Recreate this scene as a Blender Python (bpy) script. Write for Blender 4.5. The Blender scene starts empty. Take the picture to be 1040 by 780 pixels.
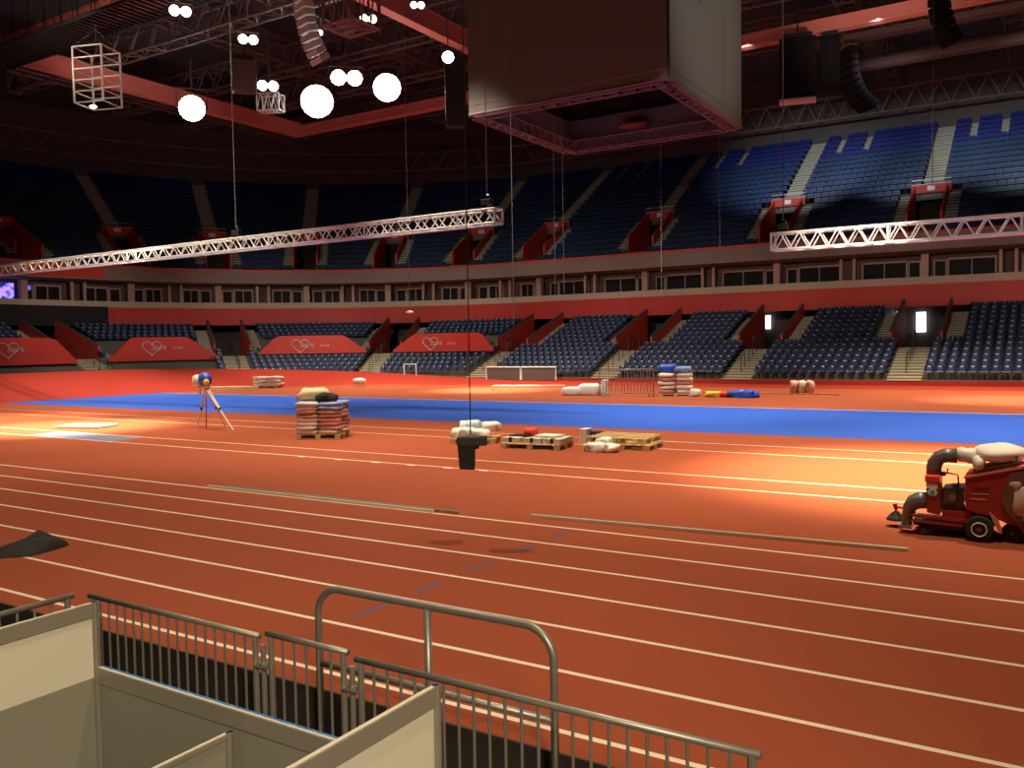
import bpy, math, random
from mathutils import Vector, Matrix
random.seed(7)
PI = math.pi
scn = bpy.context.scene
COL = scn.collection

# ------------------------------------------------------------------ camera
H = 2.6
AL, PT, RO, FPX = 1.0131, -0.0465, -0.0164, 876.85
def cam_axes():
    f = Vector((-math.cos(AL)*math.cos(PT), math.sin(AL)*math.cos(PT), math.sin(PT)))
    r = f.cross(Vector((0, 0, 1))).normalized(); u = r.cross(f)
    r2 = math.cos(RO)*r + math.sin(RO)*u; u2 = -math.sin(RO)*r + math.cos(RO)*u
    return r2, u2, f
CR, CU, CF = cam_axes()
cd = bpy.data.cameras.new('camera'); cam = bpy.data.objects.new('camera', cd); COL.objects.link(cam)
cam.matrix_world = Matrix(((CR.x, CU.x, -CF.x, 0), (CR.y, CU.y, -CF.y, 0), (CR.z, CU.z, -CF.z, H), (0, 0, 0, 1)))
cd.sensor_fit = 'HORIZONTAL'; cd.sensor_width = 36; cd.lens = FPX/1040*36
cd.clip_start = 0.05; cd.clip_end = 400
scn.camera = cam

# ------------------------------------------------------------------ exposure, world, lights
vs = scn.view_settings
vs.view_transform = 'Standard'; vs.look = 'None'; vs.exposure = 0.0; vs.gamma = 1.0; vs.use_curve_mapping = False
w = bpy.data.worlds.new('world'); scn.world = w; w.use_nodes = True
w.node_tree.nodes['Background'].inputs[0].default_value = (0.9, 0.75, 0.6, 1)
w.node_tree.nodes['Background'].inputs[1].default_value = 0.016

def spot(name, loc, target, power, color, angle, blend=0.6, size=0.4):
    l = bpy.data.lights.new(name, 'SPOT'); l.energy = power; l.color = color
    l.spot_size = math.radians(angle); l.spot_blend = blend; l.shadow_soft_size = size
    o = bpy.data.objects.new(name, l); COL.objects.link(o); o.location = loc
    d = Vector(target) - Vector(loc); o.rotation_euler = d.to_track_quat('-Z', 'Y').to_euler()
    return o
def area(name, loc, target, power, color, sx, sy):
    l = bpy.data.lights.new(name, 'AREA'); l.energy = power; l.color = color; l.shape = 'RECTANGLE'; l.size = sx; l.size_y = sy
    o = bpy.data.objects.new(name, l); COL.objects.link(o); o.location = loc
    d = Vector(target) - Vector(loc); o.rotation_euler = d.to_track_quat('-Z', 'Y').to_euler()
    return o
WARM = (1.0, 0.80, 0.56); NEUT = (1.0, 0.90, 0.76); COOL = (0.85, 0.93, 1.0)
for x in (-26, -13, 0):
    spot('roof_spot_near', (x, 8, 18.5), (x, 8.5, 0), 7500, WARM, 84, 1.0)
for x in (-40, -30, -20, -10, 0):
    spot('roof_spot_middle', (x, 18.5, 18.5), (x, 18.5, 0), 17000, WARM, 62, 1.0)
spot('roof_spot_pool', (-28.5, 17, 18.6), (-28.5, 16.8, 0), 110000, (1.0, 0.94, 0.60), 26, 1.0)
spot('roof_spot_pool', (-36, 17, 18.6), (-34, 17.0, 0), 40000, (1.0, 0.84, 0.55), 30, 1.0)
spot('roof_spot_pool', (-1.0, 19, 18.6), (-1.5, 18.0, 0), 85000, (1.0, 0.94, 0.58), 34, 1.0)
for x, p in ((-44, 12000), (-33, 14000), (-8, 16000), (3, 24000)):
    spot('roof_spot_field', (x, 28.5, 18.6), (x, 28.5, 0), p, NEUT, 60, 1.0)
for x in (-42, -32, -23, -8, 1, 9):
    spot('roof_spot_far', (x, 44, 18.6), (x, 43, 0), 24000, WARM, 76, 1.0)
for x in (-22, -8):
    spot('roof_spot_field', (x, 25, 18.2), (x*0.5-8, 32, 0), 15000, NEUT, 50, 1.0)
spot('roof_spot_curve', (-46, 33, 18.6), (-48, 31, 0), 18000, WARM, 56, 1.0)
for (x, y), (tx, ty) in (((2, 27.4), (4, 54)), ((-6, 27.4), (-8, 54)), ((-14, 27.4), (-20, 54)), ((-22, 27.4), (-32, 54)), ((-30, 27.4), (-43, 53)), ((-34, 27.4), (-52, 46)), ((-36, 27.4), (-57, 36)), ((-36, 27), (-57, 25))):
    spot('stand_fill', (x, y, 8.0), (tx, ty, 3.7), 7500, NEUT, 37, 1.0)  # added fill, no lamps known here; brightens the lower stand
for x, tx, p in ((7, 7, 9500), (-1, -1, 9000), (-8, -9, 7500), (-15, -17, 11000)):
    spot('upper_stand_fill', (x, 49.5, 19.2), (tx, 71, 14.6), p, COOL, 44, 1.0)  # invented spots below the girder that brighten the upper seats
spot('roof_spot_pool', (-27, 41, 18.6), (-27, 41, 0), 70000, (1.0, 0.92, 0.58), 26, 1.0)
spot('roof_spot_pool', (-1, 40, 18.6), (-1, 40, 0), 40000, (1.0, 0.84, 0.55), 26, 1.0)
spot('cube_fill', (4, 35, 15), (-11.8, 34.5, 16), 3800, (0.92, 1.0, 0.90), 46, 0.9)  # unseen extra light put in to brighten the cube's right face
spot('line_array_fill', (-28, 24, 12), (-33, 28, 18), 2500, NEUT, 40, 0.9)  # extra light with no lamp behind it, lifts the pale speaker column
spot('truss_fill', (-34, 12, 15), (-36, 27, 7.2), 11000, NEUT, 76, 0.9)  # added fill on the left silver truss, no lamp hangs here
spot('truss_fill', (-8, 22, 14), (-2, 36, 6.6), 1700, NEUT, 50, 0.9)  # same kind of added fill for the right silver truss
spot('girder_fill', (-37, 31, 15.5), (-29, 36, 20), 1600, (1.0, 0.75, 0.66), 60, 0.9)  # added uplights without lamps, standing in for floor bounce on the girders
spot('girder_fill', (-44, 31, 15.5), (-51, 36, 20), 900, (1.0, 0.75, 0.66), 90, 0.9)
spot('girder_fill', (-40, 22, 15.5), (-42, 28, 20), 900, (1.0, 0.75, 0.66), 90, 0.9)
spot('girder_fill', (-8, 43, 15.5), (-8, 50, 20), 1400, (1.0, 0.75, 0.66), 80, 0.9)
spot('booth_fill', (4.5, -3, 6.5), (-4, 3.4, 0.4), 5000, WARM, 50, 0.9, 0.8)  # unseen spot added behind the camera to brighten the booth panels

# ------------------------------------------------------------------ materials
MATS = {}
def mat(name, col, rough=0.6, metal=0.0, var=0.12, scale=3.0, emit=None, estr=0.0, alpha=None, bump=0.0, spec=0.5):
    if name in MATS: return MATS[name]
    m = bpy.data.materials.new(name); m.use_nodes = True; nt = m.node_tree; b = nt.nodes['Principled BSDF']
    b.inputs['Roughness'].default_value = rough; b.inputs['Metallic'].default_value = metal
    b.inputs['Specular IOR Level'].default_value = spec
    tc = nt.nodes.new('ShaderNodeTexCoord'); n = nt.nodes.new('ShaderNodeTexNoise')
    n.inputs['Scale'].default_value = scale; n.inputs['Detail'].default_value = 4
    nt.links.new(tc.outputs['Object'], n.inputs['Vector'])
    mx = nt.nodes.new('ShaderNodeMix'); mx.data_type = 'RGBA'
    mx.inputs[6].default_value = (*[c*(1-var) for c in col], 1); mx.inputs[7].default_value = (*[min(1, c*(1+var)) for c in col], 1)
    nt.links.new(n.outputs['Fac'], mx.inputs[0]); nt.links.new(mx.outputs[2], b.inputs['Base Color'])
    if emit: b.inputs['Emission Color'].default_value = (*emit, 1); b.inputs['Emission Strength'].default_value = estr
    if alpha is not None: b.inputs['Alpha'].default_value = alpha
    if bump:
        bp = nt.nodes.new('ShaderNodeBump'); bp.inputs['Strength'].default_value = bump
        n2 = nt.nodes.new('ShaderNodeTexNoise'); n2.inputs['Scale'].default_value = scale*6
        nt.links.new(tc.outputs['Object'], n2.inputs['Vector']); nt.links.new(n2.outputs['Fac'], bp.inputs['Height'])
        nt.links.new(bp.outputs['Normal'], b.inputs['Normal'])
    MATS[name] = m; return m
M_TRACK = mat('track_terracotta', (0.31, 0.072, 0.032), 0.85, var=0.10, scale=0.35, bump=0.05, spec=0.15)
M_RED = mat('track_red', (0.34, 0.034, 0.022), 0.8, var=0.06, scale=0.4, spec=0.15)
M_LINE = mat('line_paint', (0.85, 0.72, 0.56), 0.5, var=0.04)
M_BLUE = mat('blue_floor', (0.038, 0.108, 0.50), 0.8, var=0.08, scale=0.5, spec=0.15)
M_MARK = mat('dash_paint', (0.10, 0.07, 0.16), 0.6)
M_DARKFLOOR = mat('dark_floor', (0.035, 0.028, 0.024), 0.85)
M_CONC = mat('concrete', (0.11, 0.098, 0.08), 0.85, var=0.15, scale=1.5)
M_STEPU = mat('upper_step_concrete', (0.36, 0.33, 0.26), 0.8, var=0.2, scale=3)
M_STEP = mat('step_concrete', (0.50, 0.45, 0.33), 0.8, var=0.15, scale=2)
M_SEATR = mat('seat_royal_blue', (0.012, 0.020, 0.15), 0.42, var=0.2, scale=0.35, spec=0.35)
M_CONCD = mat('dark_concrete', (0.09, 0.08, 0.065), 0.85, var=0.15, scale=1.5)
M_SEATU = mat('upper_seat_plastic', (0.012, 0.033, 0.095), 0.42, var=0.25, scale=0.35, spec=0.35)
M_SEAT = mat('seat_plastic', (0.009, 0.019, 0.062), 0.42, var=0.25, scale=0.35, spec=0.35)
M_GLINT = mat('seat_glint', (0.50, 0.52, 0.54), 0.5)
M_BAND = mat('red_fascia', (0.50, 0.034, 0.022), 0.6, var=0.06, scale=0.5)
M_WALLRED = mat('red_wall', (0.56, 0.050, 0.034), 0.6, var=0.08, scale=0.8)
M_LIP = mat('grey_fascia', (0.20, 0.165, 0.135), 0.75)
M_SOFFIT = mat('dark_soffit', (0.07, 0.05, 0.045), 0.8)
M_BOX = mat('box_wall', (0.10, 0.055, 0.045), 0.7)
M_BEIGE = mat('counter_beige', (0.46, 0.38, 0.27), 0.7)
M_FRAME = mat('window_frame', (0.40, 0.25, 0.20), 0.5)
M_GLASS = mat('dark_glass', (0.015, 0.014, 0.014), 0.5, var=0.1, spec=0.08)
M_CEIL = mat('roof_deck', (0.055, 0.068, 0.075), 0.9, var=0.3, scale=0.3)
M_GIRD = mat('girder_paint', (0.60, 0.21, 0.16), 0.8, var=0.08, scale=0.6, spec=0.15)
M_MATTE = mat('matte_black', (0.010, 0.010, 0.010), 0.9, spec=0.1)
M_ROOFST = mat('roof_steel', (0.10, 0.065, 0.055), 0.6)
M_ALU = mat('aluminium', (0.78, 0.77, 0.68), 0.45, 0.15, var=0.06)
M_STEEL = mat('galvanised_steel', (0.30, 0.28, 0.24), 0.42, 0.6, var=0.18, scale=9)
M_PANEL = mat('panel_white', (0.66, 0.63, 0.49), 0.5, var=0.03, scale=1.0)
M_PANELG = mat('panel_grey', (0.25, 0.245, 0.19), 0.45, var=0.06, scale=1.0)
M_PANELF = mat('panel_frame', (0.30, 0.275, 0.22), 0.4, 0.3, var=0.05)
M_FILM = mat('blue_film', (0.03, 0.22, 0.62), 0.35)
M_BLACK = mat('black_plastic', (0.012, 0.012, 0.012), 0.5)
M_BLACKC = mat('black_cloth', (0.012, 0.011, 0.010), 0.85, bump=0.4)
M_RUB = mat('rubber', (0.02, 0.018, 0.016), 0.8)
M_WOOD = mat('pallet_wood', (0.66, 0.50, 0.26), 0.75, var=0.2, scale=5)
M_WHITE = mat('white_plastic', (0.80, 0.78, 0.72), 0.55, var=0.06, bump=0.1)
M_WHITEP = mat('white_paint', (0.75, 0.74, 0.70), 0.4, var=0.03)
M_CUBEF = mat('cube_cloth', (0.16, 0.14, 0.115), 0.75, var=0.06, scale=0.3)
M_MACH = mat('machine_red', (0.30, 0.022, 0.017), 0.4, var=0.10, scale=4)
M_GREYP = mat('grey_duct', (0.16, 0.15, 0.145), 0.35, 0.2, var=0.15)
M_LAMP = mat('lamp_lens', (1, 1, 1), 0.3, emit=(1.0, 0.97, 0.92), estr=28)
M_LAMPS = mat('small_lamp_lens', (1, 1, 1), 0.3, emit=(1.0, 0.93, 0.80), estr=9)

# ------------------------------------------------------------------ mesh helpers
class MB:
    def __init__(s): s.v = []; s.f = []; s.mi = []; s.mats = []; s.smooth = False
    def m(s, mt):
        if mt not in s.mats: s.mats.append(mt)
        return s.mats.index(mt)
    def face(s, pts, mi=0):
        n = len(s.v); s.v += [tuple(p) for p in pts]; s.f.append(tuple(range(n, n+len(pts)))); s.mi.append(mi)
    def hexa(s, a, b, mi=0):      # two quads (bottom a, top b)
        n = len(s.v); s.v += [tuple(p) for p in a] + [tuple(p) for p in b]
        for q in ((3, 2, 1, 0), (4, 5, 6, 7), (0, 1, 5, 4), (1, 2, 6, 5), (2, 3, 7, 6), (3, 0, 4, 7)):
            s.f.append(tuple(n+i for i in q)); s.mi.append(mi)
    def box(s, x0, x1, y0, y1, z0, z1, mi=0):
        s.hexa([(x0, y0, z0), (x1, y0, z0), (x1, y1, z0), (x0, y1, z0)], [(x0, y0, z1), (x1, y0, z1), (x1, y1, z1), (x0, y1, z1)], mi)
    def bar(s, p, q, r, n=6, mi=0, caps=True):
        s.tube([p, q], r, n, mi, caps)
    def tube(s, pts, r, n=8, mi=0, caps=True):
        pts = [Vector(p) for p in pts]; rs = r if isinstance(r, (list, tuple)) else [r]*len(pts)
        base = len(s.v); ref = None
        for i, p in enumerate(pts):
            d = (pts[min(i+1, len(pts)-1)] - pts[max(i-1, 0)]).normalized()
            if ref is None:
                ref = Vector((0, 0, 1)) if abs(d.z) < 0.9 else Vector((1, 0, 0))
            a = (ref - d*ref.dot(d)).normalized(); b = d.cross(a); ref = a
            for k in range(n):
                t = 2*PI*k/n + PI/n; s.v.append(tuple(p + (a*math.cos(t) + b*math.sin(t))*rs[i]))
        for i in range(len(pts)-1):
            for k in range(n):
                s.f.append((base+i*n+k, base+i*n+(k+1) % n, base+(i+1)*n+(k+1) % n, base+(i+1)*n+k)); s.mi.append(mi)
        if caps:
            s.f.append(tuple(base+k for k in reversed(range(n)))); s.mi.append(mi)
            s.f.append(tuple(base+(len(pts)-1)*n+k for k in range(n))); s.mi.append(mi)
    def prism(s, poly, y0, y1, mi=0):   # polygon in x,z extruded along y
        n = len(poly); b = len(s.v)
        s.v += [(x, y0, z) for x, z in poly] + [(x, y1, z) for x, z in poly]
        s.f.append(tuple(b+i for i in range(n))); s.mi.append(mi)
        s.f.append(tuple(b+n+i for i in reversed(range(n)))); s.mi.append(mi)
        for i in range(n):
            j = (i+1) % n; s.f.append((b+j, b+i, b+n+i, b+n+j)); s.mi.append(mi)
    def lathe(s, c, prof, n=16, axis='z', mi=0):   # prof (r, h)
        b = len(s.v)
        for r, h in prof:
            for k in range(n):
                t = 2*PI*k/n; x, y = r*math.cos(t), r*math.sin(t)
                if axis == 'z': p = (c[0]+x, c[1]+y, c[2]+h)
                elif axis == 'y': p = (c[0]+x, c[1]+h, c[2]+y)
                else: p = (c[0]+h, c[1]+x, c[2]+y)
                s.v.append(p)
        for i in range(len(prof)-1):
            for k in range(n):
                s.f.append((b+i*n+k, b+i*n+(k+1) % n, b+(i+1)*n+(k+1) % n, b+(i+1)*n+k)); s.mi.append(mi)
        s.f.append(tuple(b+k for k in reversed(range(n)))); s.mi.append(mi)
        s.f.append(tuple(b+(len(prof)-1)*n+k for k in range(n))); s.mi.append(mi)
    def blob(s, c, rx, ry, rz, seed=0, amp=0.15, nu=14, nv=9, mi=0, flat=0.0, sq=1.0):
        rnd = random.Random(seed); ph = [rnd.uniform(0, 6.28) for _ in range(9)]
        b = len(s.v)
        for i in range(nv+1):
            th = PI*i/nv
            for k in range(nu):
                t = 2*PI*k/nu
                f = 1 + amp*(math.sin(3*t+ph[0]+2*th)*0.5 + math.sin(5*t+ph[1]-3*th)*0.35 + math.sin(4*th+ph[2]+2*t)*0.4)
                sg = lambda v: math.copysign(abs(v)**sq, v)
                x = sg(math.sin(th))*sg(math.cos(t)); y = sg(math.sin(th))*sg(math.sin(t)); z = sg(math.cos(th))
                zz = max(z*f, -1+flat*0 if flat == 0 else -flat)
                s.v.append((c[0]+x*rx*f, c[1]+y*ry*f, c[2]+zz*rz))
        for i in range(nv):
            for k in range(nu):
                s.f.append((b+(i+1)*nu+k, b+(i+1)*nu+(k+1) % nu, b+i*nu+(k+1) % nu, b+i*nu+k)); s.mi.append(mi)
    def build(s, name, material, parent=None, smooth=False, bevel=0.0):
        me = bpy.data.meshes.new(name); me.from_pydata(s.v, [], s.f)
        ml = material if isinstance(material, (list, tuple)) else [material]
        for mt in ml: me.materials.append(mt)
        if len(ml) > 1: me.polygons.foreach_set('material_index', s.mi)
        if smooth: me.polygons.foreach_set('use_smooth', [True]*len(me.polygons))
        me.update()
        o = bpy.data.objects.new(name, me); COL.objects.link(o)
        if parent: o.parent = parent
        if bevel:
            b = o.modifiers.new('bevel', 'BEVEL'); b.width = bevel; b.segments = 2; b.limit_method = 'ANGLE'
        return o
def tag(o, label=None, cat=None, group=None, kind=None):
    if label: o['label'] = label
    if cat: o['category'] = cat
    if group: o['group'] = group
    if kind: o['kind'] = kind
    return o
def thing(name, label, cat, loc=(0, 0, 0), rz=0, group=None):
    o = bpy.data.objects.new(name, None); COL.objects.link(o); o.location = loc; o.rotation_euler = (0, 0, rz)
    o.empty_display_size = 0.1
    return tag(o, label, cat, group)
def struct(o, label=None):
    o['kind'] = 'structure'
    if label: o['label'] = label
    return o
def copy_tree(o, parent=None):
    c = o.copy(); COL.objects.link(c)
    if parent: c.parent = parent
    for ch in list(o.children): copy_tree(ch, c)
    return c
def text_mesh(name, body, size, material, parent, loc, rot, shear=0.0, ext=0.005):
    cu = bpy.data.curves.new(name, 'FONT'); cu.body = body; cu.size = size; cu.shear = shear; cu.extrude = ext; cu.align_x = 'CENTER'; cu.align_y = 'CENTER'
    cu.resolution_u = 3
    t = bpy.data.objects.new(name, cu); COL.objects.link(t)
    dg = bpy.context.evaluated_depsgraph_get(); me = bpy.data.meshes.new_from_object(t.evaluated_get(dg))
    bpy.data.objects.remove(t); bpy.data.curves.remove(cu)
    me.materials.clear(); me.materials.append(material)
    o = bpy.data.objects.new(name, me); COL.objects.link(o); o.parent = parent; o.location = loc; o.rotation_euler = rot
    return o

# ------------------------------------------------------------------ the bowl's plan: straight side, corner arc, left end
CX, CY, RR = -37.3, 34.6, 23.0
S1 = 14 + 37.3; S2 = S1 + RR*PI/2; SEND = 98.0
def ring(s, o):
    if s < S1: return (14-s, CY+RR+o), (0.0, 1.0)
    a = (s-S1)/RR
    if s < S2: return (CX-(RR+o)*math.sin(a), CY+(RR+o)*math.cos(a)), (-math.sin(a), math.cos(a))
    return (CX-RR-o, CY-(s-S2)), (-1.0, 0.0)
def rp(s, o, z):
    (x, y), n = ring(s, o); return (x, y, z)
def sc(s, o): return (RR+o)/RR if S1 < s < S2 else 1.0
def steps(a, b, d=1.0):
    n = max(1, int(math.ceil((b-a)/d))); return [a+(b-a)*i/n for i in range(n+1)]
def sweep(mb, prof, a, b, d=1.0, mi=0, close=False):     # prof list of (o, z)
    ss = steps(a, b, d); n = len(prof); base = len(mb.v)
    for s in ss:
        for o, z in prof: mb.v.append(rp(s, o, z))
    m = n if close else n-1
    for i in range(len(ss)-1):
        for k in range(m):
            k2 = (k+1) % n
            mb.f.append((base+i*n+k, base+i*n+k2, base+(i+1)*n+k2, base+(i+1)*n+k)); mb.mi.append(mi)
    if close:
        mb.f.append(tuple(base+k for k in range(n))); mb.mi.append(mi)
        mb.f.append(tuple(base+(len(ss)-1)*n+k for k in reversed(range(n)))); mb.mi.append(mi)
def slab(mb, s0, s1, o0, o1, z0, z1, mi=0, d=1.0): sweep(mb, [(o0, z0), (o1, z0), (o1, z1), (o0, z1)], s0, s1, d, mi, True)

# ------------------------------------------------------------------ floor
LANES = [4.97+0.938*k for k in range(7)] + [14.75, 15.95, 19.6, 21.1]
def build_floor():
    ys = {4.70, 62.0}; xs = {-66.0, 22.0}
    rects = []   # x0,x1,y0,y1,mat index
    for y in LANES: rects.append((-58, 22, y-0.027, y+0.027, 1))
    rects.append((-48.6, 22, 23.6, 32.9, 2)); rects.append((-48.75, -48.6, 23.6, 33.02, 1)); rects.append((-48.75, 22, 32.9, 32.98, 1))
    rects.append((-27.2, -22.8, 14.78, 15.90, 4))
    for y0 in (6.1, 7.05, 8.03, 9.04, 10.03): rects.append((-5.68, -5.62, y0, y0+0.52, 3))
    for x in (-15.2, -14.0, -12.9, -11.9, -10.9, -10.0): rects.append((x, x+0.22, 14.64, 14.73, 1))
    for r in rects: xs |= {r[0], r[1]}; ys |= {r[2], r[3]}
    xs = sorted(xs); ys = sorted(ys); mb = MB()
    for i in range(len(ys)-1):
        cy = (ys[i]+ys[i+1])/2; run = None
        for j in range(len(xs)-1):
            cx = (xs[j]+xs[j+1])/2; m = 0
            for r in rects:
                if r[0] < cx < r[1] and r[2] < cy < r[3]: m = r[4]
            if run and run[2] == m: run[1] = xs[j+1]
            else:
                if run: mb.face([(run[0], ys[i], 0), (run[1], ys[i], 0), (run[1], ys[i+1], 0), (run[0], ys[i+1], 0)], run[2])
                run = [xs[j], xs[j+1], m]
        mb.face([(run[0], ys[i], 0), (run[1], ys[i], 0), (run[1], ys[i+1], 0), (run[0], ys[i+1], 0)], run[2])
    o = mb.build('floor', [M_TRACK, M_LINE, M_BLUE, M_MARK, mat('pale_blue_floor', (0.16, 0.18, 0.32), 0.5)])
    struct(o, 'terracotta running track floor with white lane lines and a blue field')
    mb = MB(); mb.box(-66, 22, 4.68, 4.70, -0.40, 0.0); mb.box(-66, 22, -4, 4.68, -0.45, -0.40)
    struct(mb.build('floor', M_DARKFLOOR), 'dark lower floor in front of the raised track')
build_floor()
# banked red outer strip of the track
def interp(x, pts):
    if x <= pts[0][0]: return pts[0][1]
    for (a, u), (b, v) in zip(pts, pts[1:]):
        if x <= b: return u + (v-u)*(x-a)/(b-a)
    return pts[-1][1]
def bank():
    mb = MB(); prev = None
    for s in steps(-7, 106, 1.0):
        h = interp(s, [(30, 0.05), (44.5, 0.17), (57.5, 0.62), (72.4, 1.06), (86, 1.32)])
        oi = interp(s, [(0, -10.6), (38, -10.8), (60, -13.5), (75, -15.0)])
        row = [rp(s, oi, 0.006), rp(s, oi+(-8.2-oi)*0.5, 0.006+h*0.46), rp(s, -8.2, 0.006+h), rp(s, -8.05, 0.006+h), rp(s, -8.05, 0)]
        n = len(mb.v); mb.v += row
        if prev is not None:
            for k in range(4): mb.f.append((prev+k, prev+k+1, n+k+1, n+k)); mb.mi.append(0)
        prev = n
    o = mb.build('banked_track_edge', M_RED); tag(o, 'saturated red banked outer strip of the track curving in front of the lower stand', 'track')
bank()

# ------------------------------------------------------------------ grandstand
VL = [11.6, 20.6, 29.6, 38.3, 48.1, 60.4, 74.0, 86.7]        # lower doorways
VU = [11.6, 20.8, 30.1, 39.9, 49.1, 55.3, 61.7, 67.9, 74.3, 80.3, 87.3]   # upper doorways
LR = 13; LO0, LZ0, LDZ = -7.7, 0.35, 0.30
UR = 20; UO0, UZ0, UDZ = 0.6, 8.7, 0.50
STEP_D = 0.8
def lz(k): return LZ0 + LDZ*k
def uz(k): return UZ0 + UDZ*k
def gaps(s0, s1, cuts):
    out = []; a = s0
    for c0, c1 in sorted(cuts):
        if c1 <= a or c0 >= s1: continue
        if c0 > a: out.append((a, c0))
        a = max(a, c1)
    if a < s1: out.append((a, s1))
    return out
mb = MB()
for k in range(LR):
    o0 = LO0 + STEP_D*k; z = lz(k); zp = lz(k-1) if k else 0.0
    cuts = [(v-1.35/sc(v, o0), v+1.35/sc(v, o0)) for v in VL] if k >= 6 else []
    for a, b in gaps(-6, SEND, cuts): sweep(mb, [(o0, zp), (o0, z), (o0+STEP_D, z)], a, b)
t = mb.build('lower_terrace', M_CONC); tag(t, 'stepped concrete lower grandstand terrace under the blue seats', 'grandstand')
mb = MB(); sweep(mb, [(LO0-0.02, 0), (LO0-0.02, 0.30), (LO0, 0.30)], -6, SEND); mb.build('front_wall', M_RED, t)['label'] = 'low red front wall'
mb = MB()
for k in range(UR):
    o0 = UO0 + STEP_D*k; z = uz(k); zp = uz(k-1) if k else 8.0
    cuts = [(v-1.0/sc(v, o0), v+1.0/sc(v, o0)) for v in VU] if 2 <= k <= 6 else []
    for a, b in gaps(-6, SEND, cuts): sweep(mb, [(o0, zp), (o0, z), (o0+STEP_D, z)], a, b)
ut = mb.build('upper_terrace', M_CONCD); tag(ut, 'steep concrete upper grandstand terrace above the hospitality boxes', 'grandstand')
mb = MB(); sweep(mb, [(2.9, 7.85), (0.0, 7.85), (0.0, 8.85), (0.3, 8.85)], -6, SEND); mb.build('balcony_front', M_LIP, ut)
mb = MB(); slab(mb, -6, SEND, -0.06, 0.25, 8.85, 8.97); mb.build('red_coping', M_BAND, ut)['label'] = 'red coping strip'
# shells
mb = MB(); sweep(mb, [(2.7, 4.55), (2.7, 5.95)], -6, 82); sweep(mb, [(3.0, 4.55), (2.7, 4.55)], -6, SEND)
o = mb.build('red_fascia_band', M_BAND); tag(o, 'long red fascia band running above the lower seats', 'fascia')
mb = MB(); sweep(mb, [(2.66, 4.50), (2.60, 5.2), (2.66, 6.0)], 82, SEND, 0.5)  # black in place of red along this end of the fascia
o = mb.build('black_surface', M_BLACKC); tag(o, 'black drape covering the fascia at the far left end', 'surface')
mb = MB(); sweep(mb, [(2.7, 5.95), (2.7, 6.42), (2.85, 6.42), (2.85, 6.10), (4.4, 6.10)], -6, SEND)
o = mb.build('balcony_counter', M_BEIGE); tag(o, 'beige counter ledge in front of the hospitality box windows', 'counter')
mb = MB(); sweep(mb, [(4.4, 6.0), (4.4, 7.95)], -6, SEND)
struct(mb.build('wall_boxes', M_BOX), 'dark wall of the hospitality box level')
mb = MB(); sweep(mb, [(2.9, 7.85), (4.4, 7.85)], -6, SEND)
struct(mb.build('ceiling', M_SOFFIT), 'dark soffit over the hospitality boxes')
mb = MB(); sweep(mb, [(7.5, 1.5), (7.5, 4.7), (2.8, 4.7)], -6, SEND)
struct(mb.build('wall_concourse', M_SOFFIT), 'dark back wall of the lower concourse')
mb = MB(); sweep(mb, [(9.5, 8.0), (9.5, 13.4)], -6, SEND)
struct(mb.build('wall_upper_concourse', M_SOFFIT), 'dark wall behind the upper doorways')
mb = MB(); sweep(mb, [(16.6, 18.0), (16.6, 24.5)], -6, SEND, 2)
struct(mb.build('wall_back', mat('back_wall', (0.075, 0.062, 0.055), 0.85)), 'brown wall behind the top row of upper seats')

# ---- hospitality boxes: posts and windows
wi = 0
BX = VU + [93.0]
for i in range(len(BX)-1):
    a, b = BX[i], BX[i+1]; mid = (a+b)/2
    # main post
    mb = MB(); slab(mb, a-0.22, a+0.22, 2.95, 3.4, 6.1, 7.85); 
    tag(mb.build('pillar', M_FRAME), 'brown pillar between hospitality boxes, %s' % (['off the right edge', 'rightmost'] + [q + ' from right' for q in ('second', 'third', 'fourth', 'fifth', 'sixth', 'seventh', 'eighth', 'ninth', 'tenth')])[i], 'pillar', 'pillars between the hospitality boxes')
    mb = MB(); slab(mb, mid-0.5, mid-0.32, 2.95, 3.2, 6.1, 7.85); slab(mb, mid+0.32, mid+0.5, 2.95, 3.2, 6.1, 7.85)
    wi += 1; struct(mb.build('trim_%d' % wi, M_FRAME), 'pair of brown posts between box windows')
    for side, (p, q) in enumerate(((a+1.25, mid-0.75), (mid+0.75, b-1.25))):
        n = 2*i+side+1
        mb = MB(); slab(mb, p, q, 4.30, 4.36, 6.35, 7.55)
        g = struct(mb.build('window_%d' % n, M_GLASS), 'dark hospitality box window')
        fr = MB()
        for x0, x1, z0, z1 in ((p-0.08, q+0.08, 7.5, 7.62), (p-0.08, q+0.08, 6.30, 6.40), (p-0.08, p+0.02, 6.3, 7.6), (q-0.02, q+0.08, 6.3, 7.6), ((p+q)/2-0.03, (p+q)/2+0.03, 6.3, 7.6)):
            slab(fr, x0, x1, 4.2, 4.34, z0, z1)
        fr.build('window_frame', M_FRAME, g)
    for side, c in enumerate((a+0.75, b-0.75)):
        mb = MB(); slab(mb, c-0.3, c+0.3, 4.30, 4.37, 6.1, 7.45)
        d = struct(mb.build('door_%d' % (2*i+side+1), M_GLASS), 'dark glass door of a hospitality box')
        fr = MB()
        for x0, x1, z0, z1 in ((c-0.38, c-0.3, 6.1, 7.5), (c+0.3, c+0.38, 6.1, 7.5), (c-0.38, c+0.38, 7.45, 7.55)): slab(fr, x0, x1, 4.22, 4.36, z0, z1)
        fr.build('door_frame', M_FRAME, d)

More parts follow.
